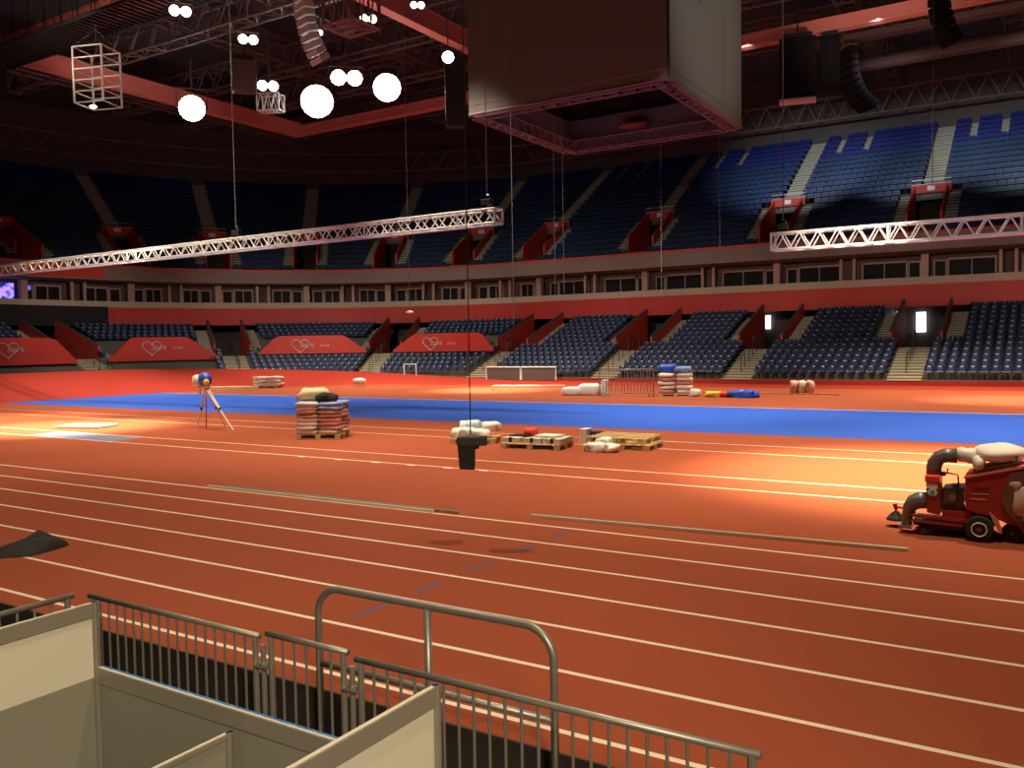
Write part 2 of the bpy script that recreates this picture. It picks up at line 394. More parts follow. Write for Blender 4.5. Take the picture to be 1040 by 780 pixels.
# ---- stairs and doorways
ORD = ['rightmost', 'second from right', 'third from right', 'fourth from right', 'fifth from right', 'sixth from right', 'seventh from right', 'eighth from right', 'ninth from right', 'tenth from right', 'eleventh from right']
def stair_flight(v, ds, wd, o0, z0, nrow, dz, name, label, grp, rail=False):
    mb = MB(); mc = v+ds/sc(v, o0+nrow*0.4)
    for k in range(nrow):
        for h in (0, 1):
            o = o0 + STEP_D*(k + h*0.5); z = z0 + dz*k + (0.012 if h == 0 else dz*0.5)
            hw = wd/2/sc(v, o); cc = v + ds/sc(v, o)
            slab(mb, cc-hw, cc+hw, o-0.045, o+0.40, z-dz*0.17, z); slab(mb, cc-hw, cc+hw, o-0.012, o+0.40, z-dz*0.7, z-dz*0.17, 1)  # lower slab coloured darker to paint the nosing shadow on the risers
    b = mb.build(name, [M_STEPU, mat('upper_riser_shade', (0.16, 0.145, 0.115), 0.85)] if z0 > 8 else [M_STEP, mat('lower_riser_shade', (0.22, 0.195, 0.145), 0.85)]); tag(b, label, 'stairs', grp)
    if rail:
        r = MB(); cc = v+ds/sc(v, o0)
        for k in range(1, nrow, 2):
            zt = z0+dz*k+0.02; r = MB(); r.tube([rp(cc, o0+STEP_D*k+0.1, zt), rp(cc, o0+STEP_D*k+0.1, zt+0.9), rp(cc, o0+STEP_D*(k+1), zt+dz+0.9), rp(cc, o0+STEP_D*(k+1), zt+dz)], 0.025, 6); r.build('handrail', M_BLACK, b)
    return b
for i, v in enumerate(VL):
    nm = 'off to the right' if i == 0 else ORD[i-1]
    stair_flight(v, 0, 1.7, LO0, LZ0, 6, LDZ, 'stair_flight', 'pale stair from the track up to the lower doorway, %s' % nm, 'stairs up to the lower doorways', True)
    for sd in (-1, 1):
        stair_flight(v, sd*1.9, 0.88, LO0+6*STEP_D, lz(6), 7, LDZ, 'stair_flight', 'narrow pale stair on the %s of the lower doorway, %s' % ('right' if sd < 0 else 'left', nm), 'stairs beside the lower doorways')
    t = thing('doorway', 'red-walled lower stand doorway with dark corridor, %s' % nm, 'doorway', rp(v, -2.9, 1.95))
    inv = t.location.copy()
    def loc(mbx):
        mbx.v = [(x-inv.x, y-inv.y, z-inv.z) for x, y, z in mbx.v]; return mbx
    oa, ob = LO0+6*STEP_D, 2.7
    for sd in (-1, 1):
        mb = MB(); c0 = v+sd*1.27/sc(v, oa); c1 = v+sd*1.42/sc(v, oa); c0b = v+sd*1.27/sc(v, ob); c1b = v+sd*1.42/sc(v, ob)
        mb.hexa([rp(c0, oa, 1.9), rp(c1, oa, 1.9), rp(c1b, ob, 1.9), rp(c0b, ob, 1.9)], [rp(c0, oa, lz(6)+0.75), rp(c1, oa, lz(6)+0.75), rp(c1b, ob, lz(12)+1.0), rp(c0b, ob, lz(12)+1.0)])
        loc(mb).build('side_wall', M_WALLRED, t)
        mb = MB(); mb.hexa([rp(c0, oa, lz(6)+0.75), rp(c1, oa, lz(6)+0.75), rp(c1b, ob, lz(12)+1.0), rp(c0b, ob, lz(12)+1.0)], [rp(c0-0.02, oa, lz(6)+0.85), rp(c1+0.02, oa, lz(6)+0.85), rp(c1b+0.02, ob, lz(12)+1.1), rp(c0b-0.02, ob, lz(12)+1.1)])
        loc(mb).build('wall_coping', M_CONC, t)
    mb = MB(); h = 1.35/sc(v, 0); slab(mb, v-h, v+h, oa, 2.8, 1.85, 1.95); slab(mb, v-2.6, v+2.6, 2.8, 7.4, 1.85, 1.95); loc(mb).build('corridor_floor', M_CONC, t)
    for sd in (-1, 1):
        mb = MB(); slab(mb, v+sd*2.6-0.06, v+sd*2.6+0.06, 2.85, 7.4, 1.95, 4.65); loc(mb).build('corridor_wall', M_SOFFIT, t)
    r = MB(); r.tube([rp(v+0.5, oa+0.3, 1.95), rp(v+0.5, oa+0.3, 2.85), rp(v+0.5, oa+2.2, 2.85), rp(v+0.5, oa+2.2, 1.95)], 0.03, 6); loc(r).build('handrail', M_BLACK, t)
# lit panels in the corridors
def litpanel(s, s2, z0, z1, label):
    mb = MB(); slab(mb, s, s2, 7.25, 7.35, z0, z1)
    b = mb.build('lit_doorway_panel', mat('lit_panel', (1, 1, 1), 0.4, emit=(0.95, 0.97, 1.0), estr=3.0)); tag(b, label, 'light')
litpanel(21.2, 21.8, 2.95, 4.3, 'bright white lit panel at the back of the rightmost lower doorway')
litpanel(22.8, 23.02, 2.75, 4.4, 'thin bright lit strip left of the larger lit panel in the rightmost lower doorway')
litpanel(31.7, 32.05, 3.4, 4.4, 'narrow bright lit panel at the back of the lower doorway, second from right')

for i, v in enumerate(VU):
    nm = 'off to the right' if i == 0 else ORD[i-1]
    oa = UO0+2*STEP_D; ob = UO0+7*STEP_D
    t = thing('doorway', 'upper stand doorway with red header and side walls, %s' % nm, 'doorway', rp(v, oa, uz(1)))
    inv = t.location.copy()
    def loc(mbx):
        mbx.v = [(x-inv.x, y-inv.y, z-inv.z) for x, y, z in mbx.v]; return mbx
    for sd in (-1, 1):
        mb = MB(); c0 = v+sd*0.92/sc(v, oa); c1 = v+sd*1.06/sc(v, oa); c0b = v+sd*0.92/sc(v, ob); c1b = v+sd*1.06/sc(v, ob)
        mb.hexa([rp(c0, oa, uz(1)), rp(c1, oa, uz(1)), rp(c1b, ob, uz(1)), rp(c0b, ob, uz(1))], [rp(c0, oa, uz(2)+0.7), rp(c1, oa, uz(2)+0.7), rp(c1b, ob, uz(7)+0.5), rp(c0b, ob, uz(7)+0.5)])
        loc(mb).build('side_wall', M_WALLRED, t)
    mb = MB(); h = 1.2/sc(v, ob); slab(mb, v-h, v+h, ob-0.15, ob, uz(7)-0.05, uz(7)+0.5); loc(mb).build('header', M_BAND, t)
    mb = MB(); slab(mb, v-0.22, v+0.22, ob-0.18, ob-0.15, uz(7)+0.08, uz(7)+0.38); loc(mb).build('plaque', M_WHITEP, t)
    mb = MB(); slab(mb, v-h, v+h, ob-0.02, ob+0.05, uz(7)+0.5, uz(7)+0.56); slab(mb, v-h, v+h, ob-0.02, ob+0.03, uz(7)+0.8, uz(7)+0.85); loc(mb).build('guard_rail', M_STEEL, t)
    mb = MB(); slab(mb, v-1.0, v+1.0, oa, 9.4, uz(1)-0.05, uz(1)+0.02); loc(mb).build('corridor_floor', M_CONC, t)
    stair_flight(v, 0, 1.2, ob, uz(7), 13, UDZ, 'stair_flight', 'pale stair climbing above the upper doorway, %s' % nm, 'stairs above the upper doorways', False)
    for sd in (-1, 1):
        stair_flight(v, sd*1.45, 0.72, oa-0.8, uz(1), 6, UDZ, 'stair_flight', 'short pale stair on the %s of the upper doorway, %s' % ('right' if sd < 0 else 'left', nm), 'short stairs beside the upper doorways')
MIN = []
for v in VU[:5]:
    for d in (1.9, 3.9): MIN.append(v-d)
MIN.sort(); MIN = [q for q in MIN if q > 14]
for i, v in enumerate(MIN):
    if True: stair_flight(v, 0, 0.45, UO0+16*STEP_D, uz(16), 4, UDZ, 'stair_flight', 'tiny stair in the top four upper rows, %s' % ORD[i], 'tiny stairs in the top rows')

# ------------------------------------------------------------------ seats
def seat_parts(mb, fine=True):
    # local: +Y is the way the seat faces, origin on the tread
    if fine:
        prof = [(-0.10, 0.43), (0.05, 0.405), (0.25, 0.42), (0.33, 0.44), (0.36, 0.40)]
        xs = [-0.22, -0.12, 0.12, 0.22]; lift = [0.02, 0, 0, 0.02]
    else:
        prof = [(-0.10, 0.42), (0.30, 0.43), (0.34, 0.38)]; xs = [-0.22, 0.22]; lift = [0, 0]
    def grid(rows, thick):
        n = len(mb.v); c = len(rows[0])
        for r in rows: mb.v += r
        for i in range(len(rows)-1):
            for k in range(c-1): mb.f.append((n+i*c+k, n+i*c+k+1, n+(i+1)*c+k+1, n+(i+1)*c+k)); mb.mi.append(0)
    grid([[(x, y, z+l) for x, l in zip(xs, lift)] for y, z in prof], 0)
    bx = [-0.238, -0.12, 0.12, 0.238] if fine else [-0.238, 0, 0.238]; dp = [0.05, 0.0, 0.0, 0.05] if fine else [0.05, 0, 0.05]
    bp = [(-0.10, 0.42, 1), (-0.14, 0.58, 1), (-0.17, 0.69, 0.97), (-0.185, 0.75, 0.84), (-0.215, 0.76, 0.82), (-0.21, 0.66, 0.95)] if fine else [(-0.10, 0.42, 1), (-0.165, 0.67, 0.98), (-0.185, 0.75, 0.84), (-0.22, 0.74, 0.84)]
    grid([[(x*t, y+d, z) for x, d in zip(bx, dp)] for y, z, t in bp][::-1], 0)
    yp = -0.155 if fine else -0.15
    mb.face([(0.07, yp+0.02, 0.675), (-0.07, yp+0.02, 0.675), (-0.07, yp, 0.712), (0.07, yp, 0.712)], 1)  # pale patch painted as the highlight dot on the backrest
    if fine:
        mb.box(-0.03, 0.03, -0.16, -0.04, 0.0, 0.42); mb.box(-0.20, 0.20, -0.06, 0.20, 0.37, 0.40)
def proj(p):
    d = Vector(p)-Vector((0, 0, H)); z = d.dot(CF)
    if z < 0.1: return None
    return 520+FPX*d.dot(CR)/z, 390-FPX*d.dot(CU)/z, z
seats = []      # (s, o, z, tier, row)
PITCH = 0.5
def fill_row(tier, k, o, z, a, b):
    """seats centred in the span a..b (given at the lip's radius)"""
    m = (a+b)/2; L = (b-a)*sc(m, o); n = int(L/PITCH+0.3); st = 0
    for j in range(n): seats.append((a+(b-a)*(j+0.5+st)/n, o+0.42, z, tier, k, j, n))
for k in range(LR):
    o = LO0+STEP_D*k; z = lz(k)
    wd = 0.92 if k < 6 else 2.42
    cuts = [(v-wd/sc(v, o), v+wd/sc(v, o)) for v in VL]
    if k <= 4: cuts.append((76.3, 99))
    if 5 <= k <= 8: cuts += [(49.5, 58.5), (62.2, 71.3), (75.6, 84.6), (88.3, 99)]
    for a, b in gaps(8, 96, cuts): fill_row('L', k, o, z, a, b)
for k in range(UR):
    o = UO0+STEP_D*k; z = uz(k)
    wd = 1.85 if 1 <= k <= 6 else (0.66 if k > 6 else 1.0)
    cuts = [(v-wd/sc(v, o), v+wd/sc(v, o)) for v in VU]
    if k >= 16: cuts += [(v-0.27, v+0.27) for v in MIN]
    for a, b in gaps(8, 96, cuts): fill_row('U', k, o, z, a, b)
vis = []
for i, (s, o, z, tier, k, j, n) in enumerate(seats):
    p = proj(rp(s, o, z+0.6))
    if p and tier == 'L' and 4 < p[0] < 1036: vis.append((p[2], i))
vis.sort(); near = set(i for _, i in vis[:300])
mb = MB(); seat_parts(mb, True); seat_me_o = mb.build('stadium_seat', [M_SEAT, M_GLINT]); seat_me = seat_me_o.data
bpy.data.objects.remove(seat_me_o)
NUM = ['', 'first', 'second', 'third', 'fourth', 'fifth', 'sixth', 'seventh', 'eighth', 'ninth', 'tenth', 'eleventh', 'twelfth', 'thirteenth', 'fourteenth', 'fifteenth', 'sixteenth', 'seventeenth', 'eighteenth', 'nineteenth', 'twentieth']
tmpl = MB(); seat_parts(tmpl, False)
tmplU = MB()
for (a, za), (b_, zb) in (((0.33, 0.40), (-0.08, 0.42)), ((-0.08, 0.42), (-0.16, 0.70)), ((-0.16, 0.70), (-0.18, 0.79)), ((-0.18, 0.79), (-0.23, 0.78))):
    wa = 0.235 if za < 0.75 else 0.20; wb = 0.235 if zb < 0.75 else 0.20
    tmplU.face([(wa, a, za), (-wa, a, za), (-wb, b_, zb), (wb, b_, zb)], 0)
rest = MB()
for i, (s, o, z, tier, k, j, n) in enumerate(seats):
    (x, y), nrm = ring(s, o); rz = math.atan2(-nrm[1], -nrm[0]) - PI/2
    if i in near:
        ob = bpy.data.objects.new('stadium_seat', seat_me); COL.objects.link(ob); ob.location = (x, y, z); ob.rotation_euler = (0, 0, rz)
        # nearest lower stair
        vi = min(range(len(VL)), key=lambda q: abs(VL[q]-s))
        if vi == 0: vi = 1; 
        v = VL[vi]; side = 'right' if s < v else 'left'
        # index away from that stair
        idx = 1 + sum(1 for (s2, _, _, t2, k2, _, _) in seats if t2 == 'L' and k2 == k and ((v > s2 > s) if s < v else (v < s2 < s)))
        stn = 'rightmost lower stair' if vi == 1 else 'lower stair %s' % ORD[vi-1]
        tag(ob, 'blue seat, %s %s of the %s, row %d up' % (NUM[idx] if idx < len(NUM) else str(idx)+'th', side, stn, k+1), 'seat', 'blue seats of the lower stand nearest the camera')
    else:
        c, sn = math.cos(rz), math.sin(rz); b = len(rest.v)
        T = tmplU if tier == 'U' else tmpl
        rest.v += [(x+px*c-py*sn, y+px*sn+py*c, z+pz) for px, py, pz in T.v]
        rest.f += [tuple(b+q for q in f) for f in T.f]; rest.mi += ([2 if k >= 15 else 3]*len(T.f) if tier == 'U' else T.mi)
o = rest.build('stadium_seating', [M_SEAT, M_GLINT, M_SEATR, M_SEATU]); tag(o, 'remaining rows of blue seats in the lower and upper stands', 'seats', kind='stuff')

# ------------------------------------------------------------------ red boards with heart logo
M_LOGO = mat('logo_grey', (0.55, 0.42, 0.38), 0.6)
def board(s0, t0, t1, s1, zb, label, pos, words):
    """s0>s1 in image left to right order: s decreases to the right"""
    mb = MB(); ss = steps(s1, s0, 0.5); base = len(mb.v); zt = 3.5
    for s in ss:
        if s > t0: z = zb+0.15+(zt-zb-0.15)*(s0-s)/(s0-t0)
        elif s < t1: z = zb+0.15+(zt-zb-0.15)*(s-s1)/(t1-s1)
        else: z = zt
        mb.v += [rp(s, -4.2, zb), rp(s, -4.2, z), rp(s, -4.05, z), rp(s, -4.05, zb)]
    for i in range(len(ss)-1):
        for k in range(4): mb.f.append((base+i*4+k, base+i*4+(k+1) % 4, base+(i+1)*4+(k+1) % 4, base+(i+1)*4+k)); mb.mi.append(0)
    mb.f.append((base, base+1, base+2, base+3)); mb.mi.append(0)
    e = base+4*(len(ss)-1); mb.f.append((e+3, e+2, e+1, e)); mb.mi.append(0)
    c = rp(pos, -4.2, 2.75); (x, y), n = ring(pos, 0)
    t = thing('advertising_board', label, 'board', c, 0)
    mb.v = [(a-c[0], b-c[1], d-c[2]) for a, b, d in mb.v]; mb.build('panel', M_BAND, t)
    # logo: local frame u (to the right in the picture), w up, facing inwards
    rz = math.atan2(-n[1], -n[0]) + PI/2
    lg = bpy.data.objects.new('logo', None); COL.objects.link(lg); lg.parent = t
    ux, uy = math.cos(rz), math.sin(rz); fx, fy = -n[0]*0.16, -n[1]*0.16
    hp = []
    for q in range(29):
        a = 2*PI*q/28; hx = 16*math.sin(a)**3; hz = 13*math.cos(a)-5*math.cos(2*a)-2*math.cos(3*a)-math.cos(4*a)
        hp.append((fx+ux*(hx*0.042-0.9), fy+uy*(hx*0.042-0.9), hz*0.036))
    m2 = MB(); m2.tube(hp, 0.035, 5); m2.build('heart_outline', M_LOGO, lg)
    text_mesh('script_lettering', 'Stark', 0.52, M_LOGO, lg, (fx+ux*-0.45, fy+uy*-0.45, 0.0), (PI/2, 0, rz), 0.35)
    if words: text_mesh('small_lettering', words, 0.30, M_LOGO, lg, (fx+ux*0.95, fy+uy*0.95, -0.02), (PI/2, 0, rz))
    return t
board(98, 97.5, 89.4, 87.8, 1.75, 'red board with heart logo at the far left end of the stand', 91.6, None)
board(85.2, 83.1, 78.2, 75.3, 1.8, 'red board with heart logo, second from left', 80.3, 'Arena')
board(71.8, 70.2, 63.9, 61.7, 2.1, 'red board with heart logo, third from left', 66.9, 'Arena')
board(59.1, 56.9, 50.0, 48.9, 2.1, 'red board with heart logo, rightmost of four', 54.0, 'Arena')

mb = MB(); sweep(mb, [(-0.09, 7.95), (-0.09, 8.9), (-0.12, 8.9), (-0.12, 7.95)], 83.2, 89.0, 1, 0, True)
tag(mb.build('banner', M_BAND), 'red banner hung on the upper balcony front at far left', 'banner')
mb = MB(); slab(mb, 87.9, 90.6, 3.2, 3.3, 6.45, 7.55)
sm = mat('violet_screen', (0.1, 0.05, 0.3), 0.3, emit=(0.35, 0.25, 1.0), estr=1.6, scale=2)
nt = sm.node_tree; em = nt.nodes.new('ShaderNodeTexNoise'); em.inputs['Scale'].default_value = 2.2
rmp = nt.nodes.new('ShaderNodeValToRGB'); rmp.color_ramp.elements[0].position = 0.40; rmp.color_ramp.elements[0].color = (0.01, 0.01, 0.05, 1)
rmp.color_ramp.elements[1].position = 0.58; rmp.color_ramp.elements[1].color = (0.45, 0.22, 0.95, 1)
e2 = rmp.color_ramp.elements.new(0.49); e2.color = (0.05, 0.12, 0.9, 1)
tcn = nt.nodes.new('ShaderNodeTexCoord'); nt.links.new(tcn.outputs['Object'], em.inputs['Vector']); nt.links.new(em.outputs['Fac'], rmp.inputs[0])
nt.links.new(rmp.outputs[0], nt.nodes['Principled BSDF'].inputs['Emission Color'])
t = mb.build('screen', sm); tag(t, 'glowing violet and blue screen in the far left box', 'screen')
mb = MB(); slab(mb, 86.6, 87.3, 3.6, 3.7, 7.15, 7.45); tag(mb.build('screen', mat('blue_screen', (0.05, 0.05, 0.3), 0.3, emit=(0.2, 0.25, 1.0), estr=0.7)), 'small dim blue screen right of the violet one in the left boxes', 'screen')

# ------------------------------------------------------------------ roof
mb = MB(); mb.box(-80, 30, -8, 78, 24.2, 24.6); 
struct(mb.build('ceiling', M_CEIL), 'dark roof deck high over the arena')
def lattice(mb, p, q, h, wdt, r, n, up=Vector((0, 0, 1)), thr=None):
    p = Vector(p); q = Vector(q); d = (q-p).normalized(); sd = d.cross(up).normalized()*wdt/2; hh = up*h
    corners = [-sd, sd, -sd+hh, sd+hh]
    for c in corners: mb.bar(p+c, q+c, r, 6)
    for i in range(n):
        a = p+(q-p)*i/n; b = p+(q-p)*(i+1)/n; m = (a+b)/2
        for s_ in (-sd, sd):
            mb.bar(a+s_, m+s_+hh, r*0.55, 5); mb.bar(m+s_+hh, b+s_, r*0.55, 5)
        mb.bar(a-sd+hh, m+sd+hh, r*0.5, 5); mb.bar(m+sd+hh, b-sd+hh, r*0.5, 5)
        mb.bar(a-sd, m+sd, r*0.5, 5); mb.bar(m+sd, b-sd, r*0.5, 5)
        mb.bar(a-sd, a+sd, r*0.5, 5)
    for e in (p, q):
        mb.bar(e-sd, e-sd+hh, r*0.8, 5); mb.bar(e+sd, e+sd+hh, r*0.8, 5); mb.bar(e-sd, e+sd, r*0.8, 5)
def girder(x0, x1, y0, y1, z, label, hg=1.07):
    t = MB(); w2 = 0.32
    # I shaped box girder with flanges
    if abs(x1-x0) > abs(y1-y0):
        t.box(x0, x1, y0-w2, y0+w2, z, z+0.12); t.box(x0, x1, y0-w2, y0+w2, z+hg-0.12, z+hg); t.box(x0, x1, y0-w2*0.8, y0+w2*0.8, z+0.12, z+hg-0.12)
    else:
        t.box(x0-w2, x0+w2, y0, y1, z, z+0.12); t.box(x0-w2, x0+w2, y0, y1, z+hg-0.12, z+hg); t.box(x0-w2*0.8, x0+w2*0.8, y0, y1, z+0.12, z+hg-0.12)
    tag(t.build('roof_girder', M_GIRD), label, 'girder', None)
girder(-51.6, -51.6, 10, 51, 19.5, 'pink-red roof girder running across at the far left')
girder(-51.3, 16, 50.6, 50.6, 19.5, 'pink-red roof girder along the far side above the upper seats', 0.72)
girder(-28.9, -28.9, 12, 50.2, 19.6, 'pink-red roof girder running up to the hanging grey cube')
girder(-51.2, -29.3, 27.8, 27.8, 19.6, 'pink-red roof girder at top left under the slatted catwalk')
# perimeter truss above the top row
mb = MB(); ss = steps(-2, SEND-4, 1.6)
for i in range(len(ss)-1):
    a, b = ss[i], ss[i+1]; m = (a+b)/2
    mb.bar(rp(a, 14.6, 19.9), rp(b, 14.6, 19.9), 0.10, 5); mb.bar(rp(a, 14.6, 21.6), rp(b, 14.6, 21.6), 0.10, 5)
    mb.bar(rp(a, 14.6, 19.9), rp(m, 14.6, 21.6), 0.05, 5); mb.bar(rp(m, 14.6, 21.6), rp(b, 14.6, 19.9), 0.05, 5)
tag(mb.build('perimeter_truss', mat('brown_steel', (0.16, 0.10, 0.085), 0.6)), 'long brown zigzag truss following the roof edge above the top seats', 'truss')
# dark roof trusses
RT = [((-62, 34, 20.8), (16, 34, 20.8)), ((-62, 42, 20.9), (16, 42, 20.9)), ((-60, 47, 20.6), (16, 47, 20.6)), ((-56, 54.5, 20.6), (16, 54.5, 20.6)),
      ((-44, 14, 21.6), (-44, 66, 21.6)), ((-36, 14, 21.4), (-36, 70, 21.4)), ((-10, 14, 21.4), (-10, 70, 21.4)), ((-2, 14, 21.2), (-2, 70, 21.2)), ((-57, 14, 20.8), (-57, 58, 20.8))]
WH = ['along the middle of the hall', 'just behind the lamps', 'beyond the lamps', 'nearest the far wall', 'crossing left of the lamps', 'crossing among the lamps', 'crossing right of the grey cube', 'crossing at far right', 'crossing at far left end']
for (p, q), wh in zip(RT, WH):
    mb = MB(); L = (Vector(q)-Vector(p)).length; lattice(mb, p, q, 1.6, 1.0, 0.09, int(L/2.0))
    tag(mb.build('roof_truss', M_ROOFST), 'dark steel roof truss %s' % wh, 'truss', 'dark roof trusses')
# catwalk with slats (top left)
t = thing('catwalk', 'dark slatted catwalk hanging in front of the red girder at top left', 'catwalk', (-42, 27, 18.6))
mb = MB()
for k in range(44): mb.box(-9+k*0.42, -9+k*0.42+0.10, -1.9, 0.3, 0.0, 0.12)
mb.build('slat_deck', M_BLACK, t)
mb = MB(); mb.bar((-9.5, -1.9, 0.06), (9.5, -1.9, 0.06), 0.09); mb.bar((-9.5, 0.3, 0.06), (9.5, 0.3, 0.06), 0.09); mb.build('edge_beam', M_BLACK, t)
mb = MB()
for k in range(13): mb.bar((-9.3+k*1.55, -1.9, 0.1), (-9.3+k*1.55, -1.9, 1.2), 0.03); mb.bar((-9.3+k*1.55, 0.3, 0.1), (-9.3+k*1.55, 0.3, 5.6), 0.03)
mb.bar((-9.5, -1.9, 1.2), (9.5, -1.9, 1.2), 0.035); mb.build('railing', M_BLACK, t)
# ducts on the right
for (x0, y, z, L, r, lb) in ((-14, 57, 21.2, 26, 0.55, 'long dark ventilation duct above the right upper seats'), (-12, 61.5, 20.6, 24, 0.45, 'thin dark ventilation duct close to the far right wall')):
    mb = MB(); mb.tube([(x0+L*q/12, y, z) for q in range(13)], r, 12)
    for q in range(9): mb.tube([(x0+1+q*L/9, y, z), (x0+1.12+q*L/9, y, z)], r*1.08, 12)
    tag(mb.build('ventilation_duct', M_ROOFST, smooth=False), lb, 'duct')

# ---- lamps
def at(x, y, Y=None, Z=None, X=None):
    d = CR*((x-520)/FPX) - CU*((y-390)/FPX) + CF
    t = Y/d.y if Y is not None else ((Z-H)/d.z if Z is not None else X/d.x)
    return Vector((d.x*t, d.y*t, H+d.z*t))
def floodlight(x, y, z, r, label, big=True, n=2):
    c = at(x, y, Z=z)
    t = thing('floodlight', label, 'floodlight', c, math.atan2(-c.y, -c.x)+PI/2)
    # facing local -Y tilted down
    offs = [(0, 0)] if n == 1 else ([(-1.02, 0), (1.02, 0)] if n == 2 else [(0, 0), (-1.9, 0.25), (1.9, -0.2), (-0.95, 1.55), (0.98, 1.5), (-0.9, -1.5), (1.0, -1.6)])
    for ox, oz in offs:
        ox *= r; oz *= r
        h = MB(); tl = 0.45
        h.lathe((0, 0, 0), [(r*0.45, 0.55*r*2), (r*0.8, 0.30*r*2), (r*1.02, 0.03), (r*1.02, 0.0)], 16, 'y')
        ho = h.build('housing', M_ROOFST, t, smooth=False); ho.location = (ox, 0.02, oz); ho.rotation_euler = (tl, 0, 0)
        l = MB(); l.lathe((0, 0, 0), [(r*0.95, 0.0), (r*0.6, -0.06*r), (0.02, -0.09*r)], 16, 'y')
        lo = l.build('lens', M_LAMP if big else M_LAMPS, ho)
        lo.location = (0, -0.002, 0)
    y_ = MB(); y_.tube([(-n*r*1.08, 0.2*r, 0), (-n*r*1.08, 0.2*r, r*1.5), (n*r*1.08, 0.2*r, r*1.5), (n*r*1.08, 0.2*r, 0)], 0.05, 6); y_.bar((0, 0.2*r, r*1.5), (0, 0.2*r, 21.2-z if big else 20.8-z), 0.04); y_.build('yoke', M_ROOFST, t)
    return c
floodlight(195, 110, 18, 0.85, 'large blazing round floodlight at far left of the lit row', True, 1)
floodlight(322, 103, 18, 1.05, 'largest blazing round floodlight at the middle of the lit row', True, 1)
floodlight(393, 89, 18, 0.85, 'blazing round floodlight right of the largest one', True, 1)
floodlight(352, 79, 18, 0.45, 'smaller floodlight pair just above and between the two brightest')
floodlight(272, 87, 18, 0.30, 'small floodlight pair above a boxy frame, left of the largest')
floodlight(455, 58, 18, 0.32, 'single round floodlight just left of the grey cube', True, 1)
floodlight(183, 11, 18, 0.24, 'small lamp pair near the top edge at left', False)
floodlight(252, 40, 18, 0.24, 'small lamp pair left of the pale curved speaker column', False)
floodlight(374, 19, 18, 0.20, 'small lamp pair by the brown open truss at top', False)
floodlight(424, 5, 18, 0.16, 'tiny lamp pair at the top edge near the grey cube', False)
floodlight(325, 33, 18, 0.14, 'tiny lamp beside the pale curved speaker column', False, 1)

# ---- silver lighting trusses
def box_truss(p, q, h, wdt, r, n, label, matl):
    p = Vector(p); q = Vector(q); t = thing('lighting_truss', label, 'truss', p)
    d = q-p; dn = d.normalized(); sd = dn.cross(Vector((0, 0, 1))).normalized()*wdt/2; hh = Vector((0, 0, h))
    for c in (-sd, sd, -sd+hh, sd+hh):
        m = MB(); m.bar(c, d+c, r, 8); m.build('chord', matl, t, smooth=False)
    for s_, nm in ((-sd, 'face_bracing'), (sd, 'face_bracing')):
        m = MB()
        for i in range(n):
            a = d*i/n; b = d*(i+1)/n; mm = (a+b)/2
            m.bar(a+s_, mm+s_+hh, r*0.6, 5); m.bar(mm+s_+hh, b+s_, r*0.6, 5)
        for f in range(0, n+1, 6): m.bar(d*f/n+s_, d*f/n+s_+hh, r*0.9, 5)
        m.build(nm, matl, t)
    for z_ in (Vector((0, 0, 0)), hh):
        m = MB()
        for i in range(n):
            a = d*i/n; b = d*(i+1)/n; m.bar(a-sd+z_, (a+b)/2+sd+z_, r*0.5, 5); m.bar((a+b)/2+sd+z_, b-sd+z_, r*0.5, 5)
        m.build('horizontal_bracing', matl, t)
    m = MB()
    for e in (Vector((0, 0, 0)), d): m = MB(); m.bar(e-sd, e+sd, r, 6); m.bar(e-sd+hh, e+sd+hh, r, 6); m.bar(e-sd, e-sd+hh, r, 6); m.bar(e+sd, e+sd+hh, r, 6); m.build('end_frame', matl, t)
    return t
box_truss((-54.5, 27, 7.05), (-17.3, 27, 7.05), 0.52, 0.52, 0.045, 44, 'long silver lighting truss hanging at left across the hall', M_ALU)
box_truss((-9.7, 36, 6.25), (3.5, 36, 6.25), 0.66, 0.6, 0.05, 18, 'silver lighting truss hanging at right in front of the upper seats', M_ALU)
def cable(x, y, ztop, zbot, r, label, nm='hanging_cable', matl=None):
    m = MB(); m.bar((0, 0, zbot-ztop), (0, 0, 0), r, 5)
    o = m.build(nm, matl or mat('cable_grey', (0.14, 0.12, 0.10), 0.6)); o.location = (x, y, ztop); tag(o, label, 'cable'); return o
def hoist(x, y, z, label, bag=True, s=1.0):
    t = thing('chain_hoist', label, 'hoist', (x, y, z))
    m = MB(); m.box(-0.22*s, 0.22*s, -0.11*s, 0.11*s, 0.0, 0.22*s); m.build('motor_body', M_BLACK, t, bevel=0.02)
    m = MB(); m.tube([(0.1*s, 0, 0.22*s), (0.1*s, 0, 0.36*s), (0.0, 0, 0.40*s), (-0.04*s, 0, 0.34*s)], 0.02*s, 6); m.build('hook', M_STEEL, t)
    m = MB(); m.box(-0.2*s, -0.02*s, -0.09*s, 0.09*s, -0.3*s, 0.0); m.build('chain_bag', M_BLACKC, t, bevel=0.03)
hoist(-17.8, 27, 7.75, 'small black chain hoist on the right end of the left silver truss')
hoist(-31.5, 27, 7.75, 'small black chain hoist halfway along the left silver truss')
hoist(-9.3, 36, 7.1, 'small black chain hoist on the left end of the right silver truss')
cable(-17.8, 27, 21.4, 8.1, 0.02, 'thin cable rising from the right end of the left silver truss')
cable(-31.5, 27, 21.4, 8.1, 0.02, 'thin cable rising from the middle of the left silver truss')
cable(-9.3, 36, 21.2, 7.5, 0.02, 'thin cable rising from the left end of the right silver truss')
